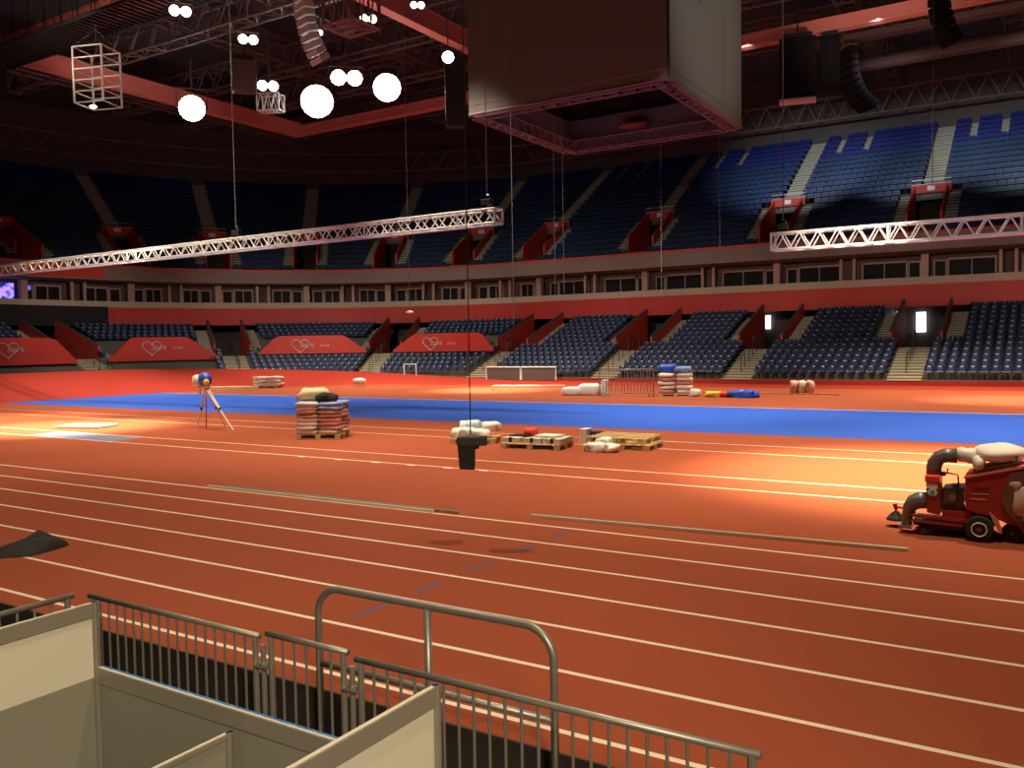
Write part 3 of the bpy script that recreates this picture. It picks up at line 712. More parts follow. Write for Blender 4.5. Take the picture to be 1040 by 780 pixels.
for (x, yb, Y, lb, zt) in ((564, 300, 33, 'thin cable hanging under the front of the grey cube', 12.0), (573, 300, 32, 'thin cable beside another one under the grey cube', 12.0), (672, 300, 40, 'thin cable dropping past the upper seats right of the grey cube', 21), (731, 250, 42, 'thin cable in front of the bright blue upper seats', 21), (947, 190, 42, 'thin cable hanging at right above the silver truss', 21), (416, 316, 40, 'thin cable with a pale weight at its lower end', 21), (522, 330, 30, 'thin cable reaching below the left silver truss end', 21)):
    b = at(x, yb, Y=Y)
    o = cable(b.x, b.y, zt, b.z, 0.018, lb)
    if 'pale weight' in lb:
        m = MB(); m.lathe((0, 0, b.z-zt-0.12), [(0.05, 0), (0.22, 0.03), (0.22, 0.1), (0.05, 0.15)], 10); m.build('weight', M_WHITEP, o)
# black hanging hoist in front
c = at(478, 448, Y=9.0)
t = thing('chain_hoist', 'large black chain hoist with hanging bag dangling low over the track', 'hoist', c, math.radians(32))
m = MB(); m.box(-0.17, 0.21, -0.09, 0.09, -0.055, 0.055); m.build('motor_body', M_BLACK, t, bevel=0.012)
m = MB(); m.prism([(-0.145, -0.35), (0.05, -0.36), (0.055, -0.10), (0.11, -0.09), (0.11, -0.05), (-0.165, -0.05)], -0.08, 0.08); m.build('chain_bag', M_BLACKC, t, bevel=0.012)
m = MB(); m.box(-0.06, 0.1, -0.05, 0.05, 0.055, 0.08); m.tube([(0, 0, 0.08), (0, 0, 0.14)], 0.018, 8); m.build('hook_block', M_STEEL, t)
cable(c.x, c.y, 21, c.z+0.13, 0.008, 'black chain carrying the large black hoist over the track', 'hoist_chain', M_BLACK)

# ---- hanging cube
cx0, cx1, cy0, cy1, cz = -20.6, -11.82, 30.0, 38.7, 12.0
t = thing('hanging_cube', 'huge grey cloth-covered cube hanging from the roof, open underneath', 'scoreboard', ((cx0+cx1)/2, (cy0+cy1)/2, cz))
X, Y = (cx1-cx0)/2, (cy1-cy0)/2
for (a, b, c_, d) in ((-X, X, -Y, -Y+0.12), (-X, X, Y-0.12, Y), (X-0.12, X, -Y+0.12, Y-0.12), (-X, -X+0.12, -Y+0.12, Y-0.12)):
    m = MB(); m.box(a, b, c_, d, 0.14, 9.2); m.build('cloth_panel', M_CUBEF, t)
m = MB()
for (p, q) in (((-X+0.3, -Y+0.3), (X-0.3, -Y+0.3)), ((X-0.3, -Y+0.3), (X-0.3, Y-0.3)), ((X-0.3, Y-0.3), (-X+0.3, Y-0.3)), ((-X+0.3, Y-0.3), (-X+0.3, -Y+0.3))):
    lattice(m, (*p, 0.0), (*q, 0.0), 0.5, 0.55, 0.045, 12)
m.build('bottom_truss', mat('cube_truss', (0.20, 0.10, 0.09), 0.5), t)
m = MB(); m.bar((-X, -Y, 0.1), (X, -Y, 0.1), 0.07); m.bar((X, -Y, 0.1), (X, Y, 0.1), 0.07); m.build('edge_rail', mat('cube_truss'  , (0, 0, 0)), t)
m = MB(); m.tube([(X, -Y, 0.1), (X, -Y, 9.2)], 0.05, 6); m.build('corner_seam', M_BLACK, t)
bl = at(645, 127, Z=12.9) - t.location; m = MB(); m.blob(tuple(bl), 0.75, 0.6, 0.2, 3, 0.2); m.build('bundle', mat('orange_bundle', (0.22, 0.05, 0.02), 0.7), t, True)['label'] = 'orange cloth bundle'
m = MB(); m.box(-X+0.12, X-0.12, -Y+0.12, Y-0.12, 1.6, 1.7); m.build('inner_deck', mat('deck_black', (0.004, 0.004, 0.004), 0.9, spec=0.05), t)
m = MB(); m.tube([(X+0.01, 3.2, 8.2), (X+0.01, 0.5, 5.0), (X+0.01, -1.2, 3.8)], 0.018, 5); m.build('cable_line', M_BLACK, t)

# ---- line array speaker (pale, curved) and other hung gear
def line_array(x, ytop, z0, label, n, hh, wdt, col, bend, turn=0.0):
    c = at(x, ytop, Z=z0); t = thing('line_array_speaker', label, 'speaker', c, math.atan2(-c.y, -c.x)+PI/2+turn)
    ang = 0.0; px, pz = 0.0, 0.0
    m = MB(); m.bar((0, 0, 0.1), (0, 0, 21-z0), 0.05); m.box(-wdt/2, wdt/2, -0.1, 0.5, 0.0, 0.12); m.build('bumper_frame', M_ROOFST, t)
    y = 0.0; z = 0.0
    for k in range(n):
        ang = bend*(k/n)**1.5
        d = (math.sin(ang)*1, -math.cos(ang))
        y2, z2 = y + d[0]*hh, z + d[1]*hh
        m = MB(); b = 0.10
        fy, fz = -math.cos(ang)*0.0, 0
        back = (math.cos(ang)*0.5, math.sin(ang)*0.5)
        p = [(y, z), (y+back[0], z+back[1]), (y2+back[0]-d[0]*b, z2+back[1]-d[1]*b), (y2-d[0]*b, z2-d[1]*b)]
        m.hexa([(-wdt/2, *p[0]), (wdt/2, *p[0]), (wdt/2, *p[1]), (-wdt/2, *p[1])], [(-wdt/2, *p[3]), (wdt/2, *p[3]), (wdt/2, *p[2]), (-wdt/2, *p[2])])
        m.build('cabinet', col, t); y, z = y2, z2
M_PALE = mat('pale_cabinet', (0.60, 0.59, 0.50), 0.5)
line_array(302, -22, 19.4, 'pale curved column of stacked speaker cabinets left of the brightest lamps', 11, 0.36, 1.0, M_PALE, 0.7, -1.1)
line_array(948, -22, 19.2, 'dark curved column of speaker cabinets at the top right', 8, 0.42, 1.0, M_MATTE, 0.8, -1.0)
line_array(856, 50, 19.4, 'dark column of speakers curving down above the right upper seats', 10, 0.42, 1.5, M_MATTE, 1.3, -1.0)
def gear(x, y, z, w_, h_, label, matl, name, cat, tray=False):
    c = at(x, y, Z=z); t = thing(name, label, cat, c, math.atan2(-c.y, -c.x)+PI/2)
    m = MB(); m.box(-w_/2, w_/2, -0.4, 0.4, -h_, 0); m.build('cabinet', matl, t, bevel=0.04)
    m = MB(); m.box(-w_*0.4, w_*0.4, -0.3, 0.3, 0.0, 0.25); m.bar((0, 0, 0.2), (0, 0, max(0.5, 20.8-z)), 0.05); m.build('bracket', M_BLACK, t)
    if tray: m = MB(); m.box(-w_/2, w_/2, -0.5, 0.3, -h_-0.45, -h_-0.30); m.build('tray', M_PALE, t)
gear(810, 40, 19.0, 1.9, 3.0, 'bulky black speaker cluster hanging below the girder at right', M_MATTE, 'speaker_cluster', 'speaker', True)
gear(843, 38, 19.2, 1.0, 2.6, 'narrow black speaker beside the bulky cluster at right', M_MATTE, 'speaker_cluster', 'speaker')
gear(462, 62, 19.0, 1.2, 3.8, 'dark speaker column hanging beside the left edge of the grey cube', M_BLACK, 'speaker_cluster', 'speaker')
gear(248, 62, 19.0, 1.3, 1.8, 'dark speaker box hanging left of the lamps', M_ROOFST, 'speaker_cluster', 'speaker')
# truss tower hanging at left and brown truss at the top
c = at(100, 107, Z=14.8); t = thing('hanging_truss_tower', 'pale ladder-like truss frame hanging vertically at upper left', 'truss', c, math.radians(20))
hh = at(100, 50, Y=c.y).z - c.z
for sx in (-0.8, 0.8):
    for sy in (-0.7, 0.7): m = MB(); m.bar((sx, sy, 0), (sx, sy, hh), 0.055); m.build('upright', M_PALE, t)
m = MB()
for k in range(6):
    z = hh*k/5
    for a, b in (((-0.8, -0.7), (0.8, -0.7)), ((0.8, -0.7), (0.8, 0.7)), ((0.8, 0.7), (-0.8, 0.7)), ((-0.8, 0.7), (-0.8, -0.7))): m.bar((*a, z), (*b, z), 0.035)
m.build('rung', M_PALE, t)
m = MB(); m.bar((0, 0, hh), (0, 0, 21-c.z), 0.03); m.bar((-0.8, -0.7, hh), (0, 0, hh+1), 0.02); m.bar((0.8, 0.7, hh), (0, 0, hh+1), 0.02); m.build('sling', M_ROOFST, t)
m = MB(); m.lathe((-0.3, 0, -0.12), [(0.1, 0), (0.18, 0.08), (0.1, 0.14)], 10); m.build('lamp', M_LAMPS, t)
c = at(357, 28, Z=17.0)
m = MB(); lattice(m, (-0.0, -0.9, 0), (0.0, 0.9, 0), 2.2, 1.8, 0.07, 3)
o = m.build('hanging_truss', mat('rust_truss', (0.30, 0.12, 0.09), 0.6), None); o.location = c; tag(o, 'open brown truss frame hanging at the top beside the pale speaker column', 'truss')
c = at(275, 113, Z=17.0)
t = thing('equipment_frame', 'small open metal frame under the lamp left of the brightest', 'frame', c, 0.4)
m = MB(); lattice(m, (-0.7, 0, 0), (0.7, 0, 0), 1.0, 0.8, 0.05, 3); m.build('frame', M_PALE, t)
m = MB(); m.bar((0, 0, 1), (0, 0, 4.0), 0.03); m.build('hanger', M_ROOFST, t)

# ------------------------------------------------------------------ things on the track
def pallet(name, loc, rz, label, cat='pallet', L=1.2, W=0.8, group=None, matl=None):
    matl = matl or M_WOOD
    t = thing(name, label, cat, loc, rz, group)
    m = MB()
    for k in range(5): y = -W/2 + (W-0.12)*k/4; m.box(-L/2, L/2, y, y+0.12, 0.122, 0.144)
    m.build('deck_board', matl, t)
    m = MB()
    for x in (-L/2, -0.07, L/2-0.14):
        for y in (-W/2, -0.06, W/2-0.12): m.box(x, x+0.14, y, y+0.12, 0.02, 0.10)
        m.box(x, x+0.14, -W/2, W/2, 0.10, 0.122)
    m.build('block', matl, t)
    m = MB()
    for y in (-W/2, -0.06, W/2-0.12): m.box(-L/2, L/2, y, y+0.12, 0.0, 0.02)
    m.build('bottom_board', matl, t)
    return t
WORDS = ['bottom', 'second', 'third', 'fourth', 'fifth', 'sixth', 'seventh', 'eighth', 'ninth', 'tenth', 'eleventh', 'top']
def bag(loc, rx, ry, rz_, rot, matl, label, seed, name='sack', cat='sack', group=None, amp=0.06):
    m = MB(); m.blob((0, 0, 0), rx, ry, rz_, seed, amp, 16, 8, sq=0.55)
    o = m.build(name, matl, None, True); o.location = loc; o.rotation_euler = (0, 0, rot); tag(o, label, cat, group); return o
def bagstack(loc, rz, nl, per, L, W, hl, mats, what, z0=0.144, stripe=None):
    nlab = ['front left', 'front right', 'back left', 'back right']
    c, s_ = math.cos(rz), math.sin(rz)
    for k in range(nl):
        for j in range(per):
            x = (-L/4 if j % 2 == 0 else L/4); y = (-W/4 if j < 2 else W/4)
            if per == 2: y = 0
            x += random.uniform(-.02, .02); y += random.uniform(-.02, .02)
            lab = '%s sack in the %s layer of %s' % (nlab[j], WORDS[k] if k < nl-1 else 'top', what)
            bag((loc[0]+x*c-y*s_, loc[1]+x*s_+y*c, loc[2]+z0+hl*(k+0.5)), L/4*random.uniform(0.98, 1.09), (W/4 if per == 4 else W/2)*random.uniform(0.98, 1.09), hl*random.uniform(0.54, 0.66), rz+random.uniform(-.12, .12), mats(k, j), lab, k*7+j, group='sacks of %s' % what)
M_SACKW = mat('sack_white', (0.74, 0.64, 0.52), 0.5, var=0.15, scale=8, bump=0.2)
M_SACKR = mat('sack_red', (0.50, 0.20, 0.17), 0.5, var=0.35, scale=9, bump=0.2)
M_SACKPR = mat('sack_pale_red', (0.60, 0.34, 0.28), 0.5, var=0.25, scale=9, bump=0.2)
M_SACKPB = mat('sack_pale_blue', (0.48, 0.52, 0.62), 0.45, var=0.25, scale=9, bump=0.2)
M_SACKB = mat('sack_blue', (0.22, 0.30, 0.52), 0.45, var=0.35, scale=9, bump=0.2)
# big stack
pc = Vector((-17.76, 18.16, 0)); prz = math.radians(27)
pallet('pallet', pc, prz, 'wooden pallet under the tall stack of sacks', L=1.25, W=1.1)
def big(k, j):
    if k >= 6: return M_SACKB if j in (1, 3) else (M_SACKW if k == 6 else M_SACKPB)
    if k in (4, 5): return M_SACKR if (j+k) % 2 else M_SACKPR
    return M_SACKW if (j in (0, 2) or k < 1) else (M_SACKPR if k != 2 else M_SACKR)
bagstack(pc, prz, 8, 4, 1.3, 1.15, 0.112, big, 'the tall stack')
m = MB(); m.blob((0, 0, 0.14), 0.44, 0.34, 0.20, 5, 0.18, 18, 8, sq=0.6); o = m.build('folded_cloth', mat('cream_cloth', (0.66, 0.56, 0.36), 0.8, bump=0.3), None, True); o.location = (pc.x-0.28, pc.y-0.05, 1.07); tag(o, 'cream folded cloth lying on top of the tall stack of sacks', 'cloth')
m = MB(); m.blob((0, 0, 0.08), 0.32, 0.25, 0.16, 9, 0.15, 18, 8, sq=0.7); o = m.build('dark_bag', M_BLACKC, None, True); o.location = (pc.x+0.22, pc.y-0.1, 1.05); tag(o, 'dark bag on top of the tall stack of sacks', 'bag')
# pallet of bags behind hoist
pc = Vector((-12.95, 18.9, 0)); pallet('pallet', pc, 0.4, 'pallet carrying loose pale blue and white bags', L=1.2, W=0.9)
M_PB = mat('pale_blue_bag', (0.55, 0.68, 0.76), 0.5, var=0.15, scale=7, bump=0.2)
for k, (dx, dy, dz, rx, ry, rz_, mt, lb) in enumerate(((-0.40, -0.2, 0.22, 0.2, 0.28, 0.13, M_WHITE, 'white bag at the left end of the loaded pallet behind the black hoist'), (-0.1, -0.2, 0.24, 0.22, 0.26, 0.13, M_PB, 'pale blue bag at the front of the pallet behind the black hoist'), (0.25, -0.1, 0.22, 0.25, 0.26, 0.12, M_WHITE, 'white bag hidden mostly behind the black hoist'), (-0.15, 0.1, 0.42, 0.22, 0.2, 0.12, M_PB, 'pale blue bag on top of the pallet load'), (0.42, 0.1, 0.40, 0.26, 0.18, 0.12, M_WHITE, 'crumpled white bag at the right on top of the pallet load'), (-0.38, 0.1, 0.40, 0.18, 0.2, 0.12, M_WHITE, 'white bag at upper left of the pallet load'))):
    bag((pc.x+dx, pc.y+dy, dz+0.03), rx, ry, rz_, 0.4, mt, lb, k+30, 'bag', 'bag', 'bags on the pallet behind the hoist', 0.14)
# pallet with flat cartons
pc = Vector((-10.85, 18.55, 0)); pallet('pallet', pc, 0.12, 'wooden pallet carrying flat grey boxes and a red bundle', L=1.55, W=1.0)
for k, (dx, w_, lb) in enumerate(((-0.55, 0.48, 'flat grey box at the left on the box pallet'), (0.02, 0.5, 'flat grey box in the middle of the box pallet'), (0.56, 0.46, 'flat grey box at the right on the box pallet'))):
    tt = thing('flat_box', lb, 'box', (pc.x+dx*math.cos(.12), pc.y+dx*math.sin(.12), 0.144), 0.12, 'flat boxes on the pallet')
    m = MB(); m.box(-w_/2, w_/2, -0.42, 0.42, 0, 0.13); m.build('carton', mat('grey_carton', (0.55, 0.53, 0.46), 0.6), tt, bevel=0.01)
    m = MB(); m.box(-0.04, 0.04, -0.425, -0.3, 0.02, 0.135); m.build('dark_strap', M_BLACK, tt)
bag((pc.x-0.25, pc.y+0.1, 0.37), 0.17, 0.15, 0.11, 0, mat('red_bundle', (0.75, 0.06, 0.04), 0.6), 'small bright red bundle on the flat grey boxes', 50, 'bundle', 'bundle')
m = MB(); m.box(-0.3, 0.3, -0.2, 0.2, 0, 0.03); o = m.build('dark_sheet', M_BLACKC); o.location = (pc.x-0.42, pc.y+0.02, 0.276); tag(o, 'small dark sheet on the left flat box', 'sheet')
m = MB(); m.box(-0.3, 0.3, -0.25, 0.25, 0, 0.05); o = m.build('white_board', M_WHITE); o.location = (pc.x+0.3, pc.y+0.1, 0.276); tag(o, 'white board lying on the right of the flat boxes', 'board')
# empty pallets
p1 = pallet('pallet', (-8.75, 19.45, 0), 0.05, 'lower empty wooden pallet of the pair at the centre right', L=1.35, W=1.1)
p2 = pallet('pallet', (-8.95, 19.55, 0.146), 0.02, 'upper empty wooden pallet stacked on another at the centre right', L=1.5, W=1.2)
for k, (dx, dy, dz, r) in enumerate(((0, 0, .1, .24), (0.28, 0.05, .1, .2), (-0.25, 0.1, .08, .2), (0.1, 0.15, .24, .18))):
    bag((-9.1+dx, 18.45+dy, dz), r, r*0.9, r*0.5, k, M_WHITE, ['white plastic bag at the middle of the heap before the wooden pallets', 'white plastic bag at the right of the heap before the wooden pallets', 'white plastic bag at the left of the heap before the wooden pallets', 'white plastic bag on top of the heap before the wooden pallets'][k], 60+k, 'plastic_bag', 'bag', 'white bags before the pallets', 0.25)
for k, (dx, dy, mt, lb) in enumerate(((-10.2, 19.9, M_WHITE, 'small white box left of the wooden pallets'), (-10.0, 20.1, mat('navy_box', (0.03, 0.06, 0.16), 0.5), 'small navy box left of the wooden pallets'))):
    m = MB(); m.box(-0.1, 0.12, -0.15, 0.15, 0, 0.38-0.08*k); o = m.build('small_box', mt, bevel=0.01); o.location = (dx, dy, 0); tag(o, lb, 'box')
m = MB(); m.blob((0, 0, 0.0), .2, .15, .1, 4, .1); o = m.build('bundle', M_SACKB, None, True); o.location = (-9.7, 20.5, 0.1); tag(o, 'blue-grey bundle behind the wooden pallets', 'bundle')
# far pallet of wrapped sacks
pc = Vector((-15.1, 38.9, 0)); pallet('pallet', pc, 0.35, 'far pallet under wrapped sacks on the red strip side', L=1.5, W=1.2)
bagstack(pc, 0.35, 5, 2, 1.6, 1.2, 0.19, lambda k, j: M_SACKW if (k+j) % 3 else M_SACKR, 'the far wrapped stack')
M_BRB = mat('bright_blue_sheet', (0.02, 0.10, 0.62), 0.45, bump=0.2)
bag((pc.x-0.35, pc.y, 1.30), 0.45, 0.45, 0.2, 0.3, M_BRB, 'bright blue plastic sheet at the left on the far wrapped stack', 71, 'plastic_sheet', 'sheet', None, 0.2)
bag((pc.x+0.4, pc.y, 1.24), 0.4, 0.45, 0.16, 0.3, M_SACKB, 'blue and white plastic sheet at the right on the far wrapped stack', 72, 'plastic_sheet', 'sheet', None, 0.2)
bag((-14.1, 38.8, 0.17), 0.27, 0.25, 0.18, 0, M_WHITE, 'round white bag right of the far wrapped stack', 73, 'plastic_bag', 'bag', None, 0.1)
bag((-13.15, 38.7, 0.12), 0.42, 0.3, 0.13, 0.5, mat('yellow_sheet', (0.75, 0.62, 0.05), 0.6), 'yellow crumpled sheet beside the red one at the far side', 74, 'plastic_sheet', 'sheet', None, 0.2)
bag((-12.6, 38.8, 0.12), 0.35, 0.3, 0.12, 0.1, mat('red_sheet', (0.6, 0.03, 0.02), 0.6), 'red crumpled sheet between the yellow and blue ones', 75, 'plastic_sheet', 'sheet', None, 0.2)
bag((-11.75, 38.6, 0.13), 0.62, 0.35, 0.2, 0, M_BRB, 'bright blue crumpled sheet on the far side of the blue field', 76, 'plastic_sheet', 'sheet', None, 0.3)
m = MB(); m.box(-4, 4, -0.04, 0.04, 0, 0.05); o = m.build('plank', M_WOOD); o.location = (-12.2, 41.5, 0); o.rotation_euler = (0, 0, 0.02); tag(o, 'long pale plank lying behind the coloured sheets on the far side', 'plank')
M_PINK = mat('pink_bag', (0.75, 0.42, 0.36), 0.55, bump=0.2)
for k, dx in enumerate((-0.35, 0.0, 0.35)):
    bag((-10.0+dx, 42.1, 0.3), 0.2, 0.3, 0.32, 0.2*k, M_PINK if k != 1 else M_SACKW, ['left', 'middle', 'right'][k] + ' bag of the small pinkish cluster at the far side', 80+k, 'bag', 'bag', 'pinkish bags at the far side', 0.15)
# far white items
bag((-20.1, 38.0, 0.2), 0.6, 0.35, 0.22, 0.1, M_WHITE, 'flat white bag at the left of the far white group', 85, 'bag', 'bag')
bag((-19.3, 38.2, 0.26), 0.6, 0.4, 0.32, 0.1, M_WHITE, 'rounded white bag in the middle of the far white group', 86, 'bag', 'bag')
m = MB(); m.lathe((0, 0, 0), [(0.17, 0), (0.19, 0.05), (0.19, 0.7), (0.15, 0.78)], 12); o = m.build('roll', M_WHITE); o.location = (-18.5, 38.3, 0); tag(o, 'upright white roll at the right of the far white group', 'roll')
# left far items
c0 = at(238, 395, Z=0)
t = thing('plank_pile', 'low pile of wooden planks lying on the red curve behind the tripod', 'planks', (c0.x, c0.y, 0), math.radians(33))
for k in range(4): m = MB(); m.box(-1.6, 1.6, -0.5+k*0.27, -0.28+k*0.27, 0, 0.16); m.build('plank', M_WOOD, t)
c1 = at(273, 394, Z=0); pallet('pallet', c1, 0.5, 'pallet under the pale sacks at the far left curve', L=1.5, W=1.2)
M_SACKP = mat('sack_pale', (0.62, 0.50, 0.40), 0.6, var=0.15, bump=0.2)
bagstack(c1, 0.5, 3, 4, 1.7, 1.3, 0.2, lambda k, j: M_SACKP, 'the far left pale heap')
c2 = at(81, 435, Z=0)
t = thing('white_slab', 'thin white slab lying flat in the bright pool of light at left', 'slab', (c2.x-0.1, c2.y+0.3, 0), math.radians(18))
m = MB(); m.box(-0.85, 0.85, -0.5, 0.5, 0, 0.09); m.build('slab', mat('slab_white', (0.78, 0.74, 0.55), 0.6), t, bevel=0.02)
c2 = at(365, 388, Z=0.3); bag((c2.x, c2.y, 0.35), 0.4, 0.3, 0.2, 0, M_WHITE, 'small white bag alone on the red curve', 90, 'bag', 'bag')
def frame_goal(s0, s1, h, label, mesh=False):
    p = Vector(rp(s0, -8.6, 0)); q = Vector(rp(s1, -8.6, 0)); m = MB()
    t = thing('folding_barrier', label, 'barrier', p)
    d = q-p; zz = 0.2
    m.tube([(0, 0, zz), (0, 0, h), tuple(d+Vector((0, 0, h))), tuple(d+Vector((0, 0, zz)))], 0.05, 6); m.build('frame', M_WHITEP, t)
    if mesh:
        m = MB(); m.hexa([(0, 0, zz), tuple(d+Vector((0, 0, zz))), tuple(d+Vector((0, 0.02, zz))), (0, 0.02, zz)], [(0, 0, h), tuple(d+Vector((0, 0, h))), tuple(d+Vector((0, 0.02, h))), (0, 0.02, h)])
        m.build('panel', mat('barrier_mesh', (0.09, 0.075, 0.06), 0.7), t)
frame_goal(46.6, 43.9, 1.05, 'pale-topped barrier panel, left one of two before the lower seats', True)
frame_goal(43.8, 41.2, 1.05, 'pale-topped barrier panel, right one of two before the lower seats', True)
t = thing('hurdle_frame', 'low pale tube frame standing on the bright patch of track before the left barrier panels', 'frame', (-26.3, 40.1, 0), math.atan2(1.1, 3.9))
for yy in (0.0, 0.55): m = MB(); m.tube([(0, yy, 0), (0, yy, 0.28), (4.0, yy, 0.28), (4.0, yy, 0)], 0.03, 6); m.build('side_tube', M_WHITEP, t)
m = MB(); m.bar((0, 0, 0.28), (0, 0.55, 0.28), 0.025); m.bar((4, 0, 0.28), (4, 0.55, 0.28), 0.025); m.bar((2, 0, 0.28), (2, 0.55, 0.28), 0.025); m.bar((2, 0.27, 0.28), (0, 0.27, 0.28), 0.02); m.bar((2, 0.27, 0.28), (4, 0.27, 0.28), 0.02); m.build('cross_tube', M_WHITEP, t)
frame_goal(55.0, 53.4, 1.25, 'small white open frame standing before the lower seats at centre left')
def crowd_barrier(p, q, ztop, zbot, nb, label, r=0.02, rb=0.009, feet=True, mt=None):
    mt = mt or M_STEEL
    p = Vector((*p, 0)); q = Vector((*q, 0)); d = q-p; L = d.length
    t = thing('crowd_barrier', label, 'barrier', (p.x, p.y, zbot), math.atan2(d.y, d.x)); h = ztop-zbot
    for ex in (0.03, L-0.03): m = MB(); m.bar((ex, 0, 0), (ex, 0, h-0.01), r*1.05, 8); m.build('end_post', mt, t)
    m = MB(); m.bar((-0.01, 0, h), (L+0.01, 0, h), r, 10); m.build('top_rail', mt, t, True)
    m = MB(); m.bar((0.03, 0, 0.16), (L-0.03, 0, 0.16), r*0.85, 8); m.build('bottom_rail', mt, t)
    for k in range(nb):
        x = 0.03+(L-0.06)*(k+1)/(nb+1); m = MB(); m.bar((x, 0, 0.16), (x, 0, h-r*0.8), rb, 6); m.build('bar', mt, t)
    if feet:
        for x in (0.25, L-0.25): m = MB(); m.box(x-0.02, x+0.02, -0.28, 0.28, 0, 0.02); m.box(x-0.02, x+0.02, -0.02, 0.02, 0.02, 0.16); m.build('foot', mt, t)
    return t
crowd_barrier((-18.5, 37.6), (-15.9, 38.2), 1.28, 0.0, 16, 'faint grey barrier left of the far wrapped stack', 0.03, 0.018)
# poles on the track
for (a, b, lb, dz) in (((-13.4, 10.64), (-8.1, 10.63), 'long pale pole lying on the lane line at left', 0.0), ((-13.0, 10.76), (-7.7, 10.72), 'thin dark pole lying just behind the long pale pole', 0.0), ((-6.58, 11.04), (-1.44, 11.34), 'long grey pole lying on the track at centre right', 0.0)):
    m = MB(); p = Vector((*a, 0.0)); q = Vector((*b, 0.0)); d = q-p; n = Vector((-d.y, d.x, 0)).normalized()*0.028
    if 'dark' in lb: n *= 0.7
    m.hexa([p-n, q-n, q+n, p+n], [v+Vector((0, 0, 0.045)) for v in (p-n, q-n, q+n, p+n)])
    tag(m.build('pole', M_STEEL if 'dark' in lb else mat('pole_pale', (0.55, 0.50, 0.38), 0.45, 0.3), bevel=0.006), lb, 'pole')
# black cloth on the track at left
outline = [tuple(at(px, py, Z=0)[:2]) for px, py in ((-40, 577), (0, 567), (28, 566), (48, 561), (71, 554), (66, 549), (58, 546), (44, 545), (30, 549), (10, 556), (-40, 568))]
m = MB(); cxm = sum(p[0] for p in outline)/len(outline); cym = sum(p[1] for p in outline)/len(outline)
rings = [(1.0, 0.005), (0.94, 0.06), (0.8, 0.10), (0.55, 0.09), (0.3, 0.12), (0.1, 0.11)]
rnd = random.Random(4); n = 48
def outp(t):
    t = t % 1*len(outline); i = int(t); f = t-i; a = outline[i]; b = outline[(i+1) % len(outline)]; return a[0]+(b[0]-a[0])*f, a[1]+(b[1]-a[1])*f
for f, z in rings:
    for k in range(n):
        x, y = outp(k/n); zz = z if f > 0.99 else max(0.02, z*(0.95+f*0.45*math.sin(k*0.393+f*2)+f*0.2*math.sin(k*0.785+f*3))*(0.9 if x > -12.4 else 0.5)); m.v.append((cxm+(x-cxm)*f, cym+(y-cym)*f, zz))
for i in range(len(rings)-1):
    for k in range(n): m.f.append((i*n+k, i*n+(k+1) % n, (i+1)*n+(k+1) % n, (i+1)*n+k)); m.mi.append(0)
m.f.append(tuple((len(rings)-1)*n+k for k in range(n))); m.mi.append(0)
tag(m.build('crumpled_cloth', M_BLACKC, None, True), 'crumpled black cloth lying on the track at the left edge', 'cloth')

# surveying tripod
tc = Vector((-23.1, 18.4, 0))
t = thing('surveying_tripod', 'white-legged surveying tripod with yellow instrument and red plumb pole', 'tripod', tc)
hz = 1.35
for k, (x, y) in enumerate(((199.5, 436), (229, 433.5), (237, 438))):
    g = at(x, y, Z=0)-tc; m = MB(); top = Vector((0, 0, hz)); mid = top.lerp(g, 0.5)
    side = Vector((0.03, 0.02, 0)); m.bar(top+side, mid+side*0.7, 0.022); m.bar(top-side, mid-side*0.7, 0.022)
    lg = m.build('leg', M_WHITEP, t); m = MB(); m.bar(mid.lerp(top, 0.1), g+Vector((0, 0, 0.03)), 0.024); m.build('lower_leg', M_WHITEP, lg)
    m = MB(); m.bar(mid+Vector((0, 0, 0.05)), mid-Vector((0, 0, 0.05)), 0.045); m.build('clamp', M_BLACK, lg)
m = MB(); m.lathe((0, 0, hz), [(0.10, -0.03), (0.12, 0.0), (0.10, 0.04)], 14); m.build('head_plate', M_STEEL, t)
m = MB(); m.bar((-0.02, -0.05, 0.02), (-0.02, 0, hz-0.3), 0.02); m.build('plumb_pole', mat('pole_red', (0.6, 0.08, 0.05), 0.5), t)
m = MB(); m.lathe((0, 0, hz), [(0.05, 0.03), (0.08, 0.06), (0.10, 0.12), (0.10, 0.19), (0.08, 0.24), (0.04, 0.27)], 14); m.build('instrument', mat('yellow_body', (0.75, 0.50, 0.04), 0.4), t, True)
m = MB(); m.blob((0, 0, 0), 0.25, 0.2, 0.24, 3, 0.06, 18, 12); o = m.build('blue_bag', M_BRB, None, True); o.location = at(208, 385.5, Y=18.75); tag(o, 'round bright blue bag hanging behind the yellow instrument of the tripod', 'bag')
m = MB(); m.tube([(0, 0, 0.25), (0.15, -0.35, 0.0)], 0.02, 6); m.build('strap', M_BLACK, o)
m = MB(); m.blob((0, 0, 0), 0.17, 0.16, 0.2, 6, 0.1, 16, 10, sq=0.7); m.tube([(0.05, 0, -0.1), (0.22, -0.1, -0.42)], 0.05, 8); o = m.build('white_cloth', M_WHITE, None, True); o.location = at(201, 387, Y=18.7); tag(o, 'white cloth hanging at the left of the blue bag on the tripod', 'cloth')

# small yellow and white object at the far left edge
c = at(1, 392, Z=0.3); bag((c.x, c.y, 0.3), 0.25, 0.25, 0.35, 0, mat('yellow_white', (0.8, 0.72, 0.45), 0.5), 'small pale yellow bag at the very left edge of the field', 95, 'bag', 'bag')

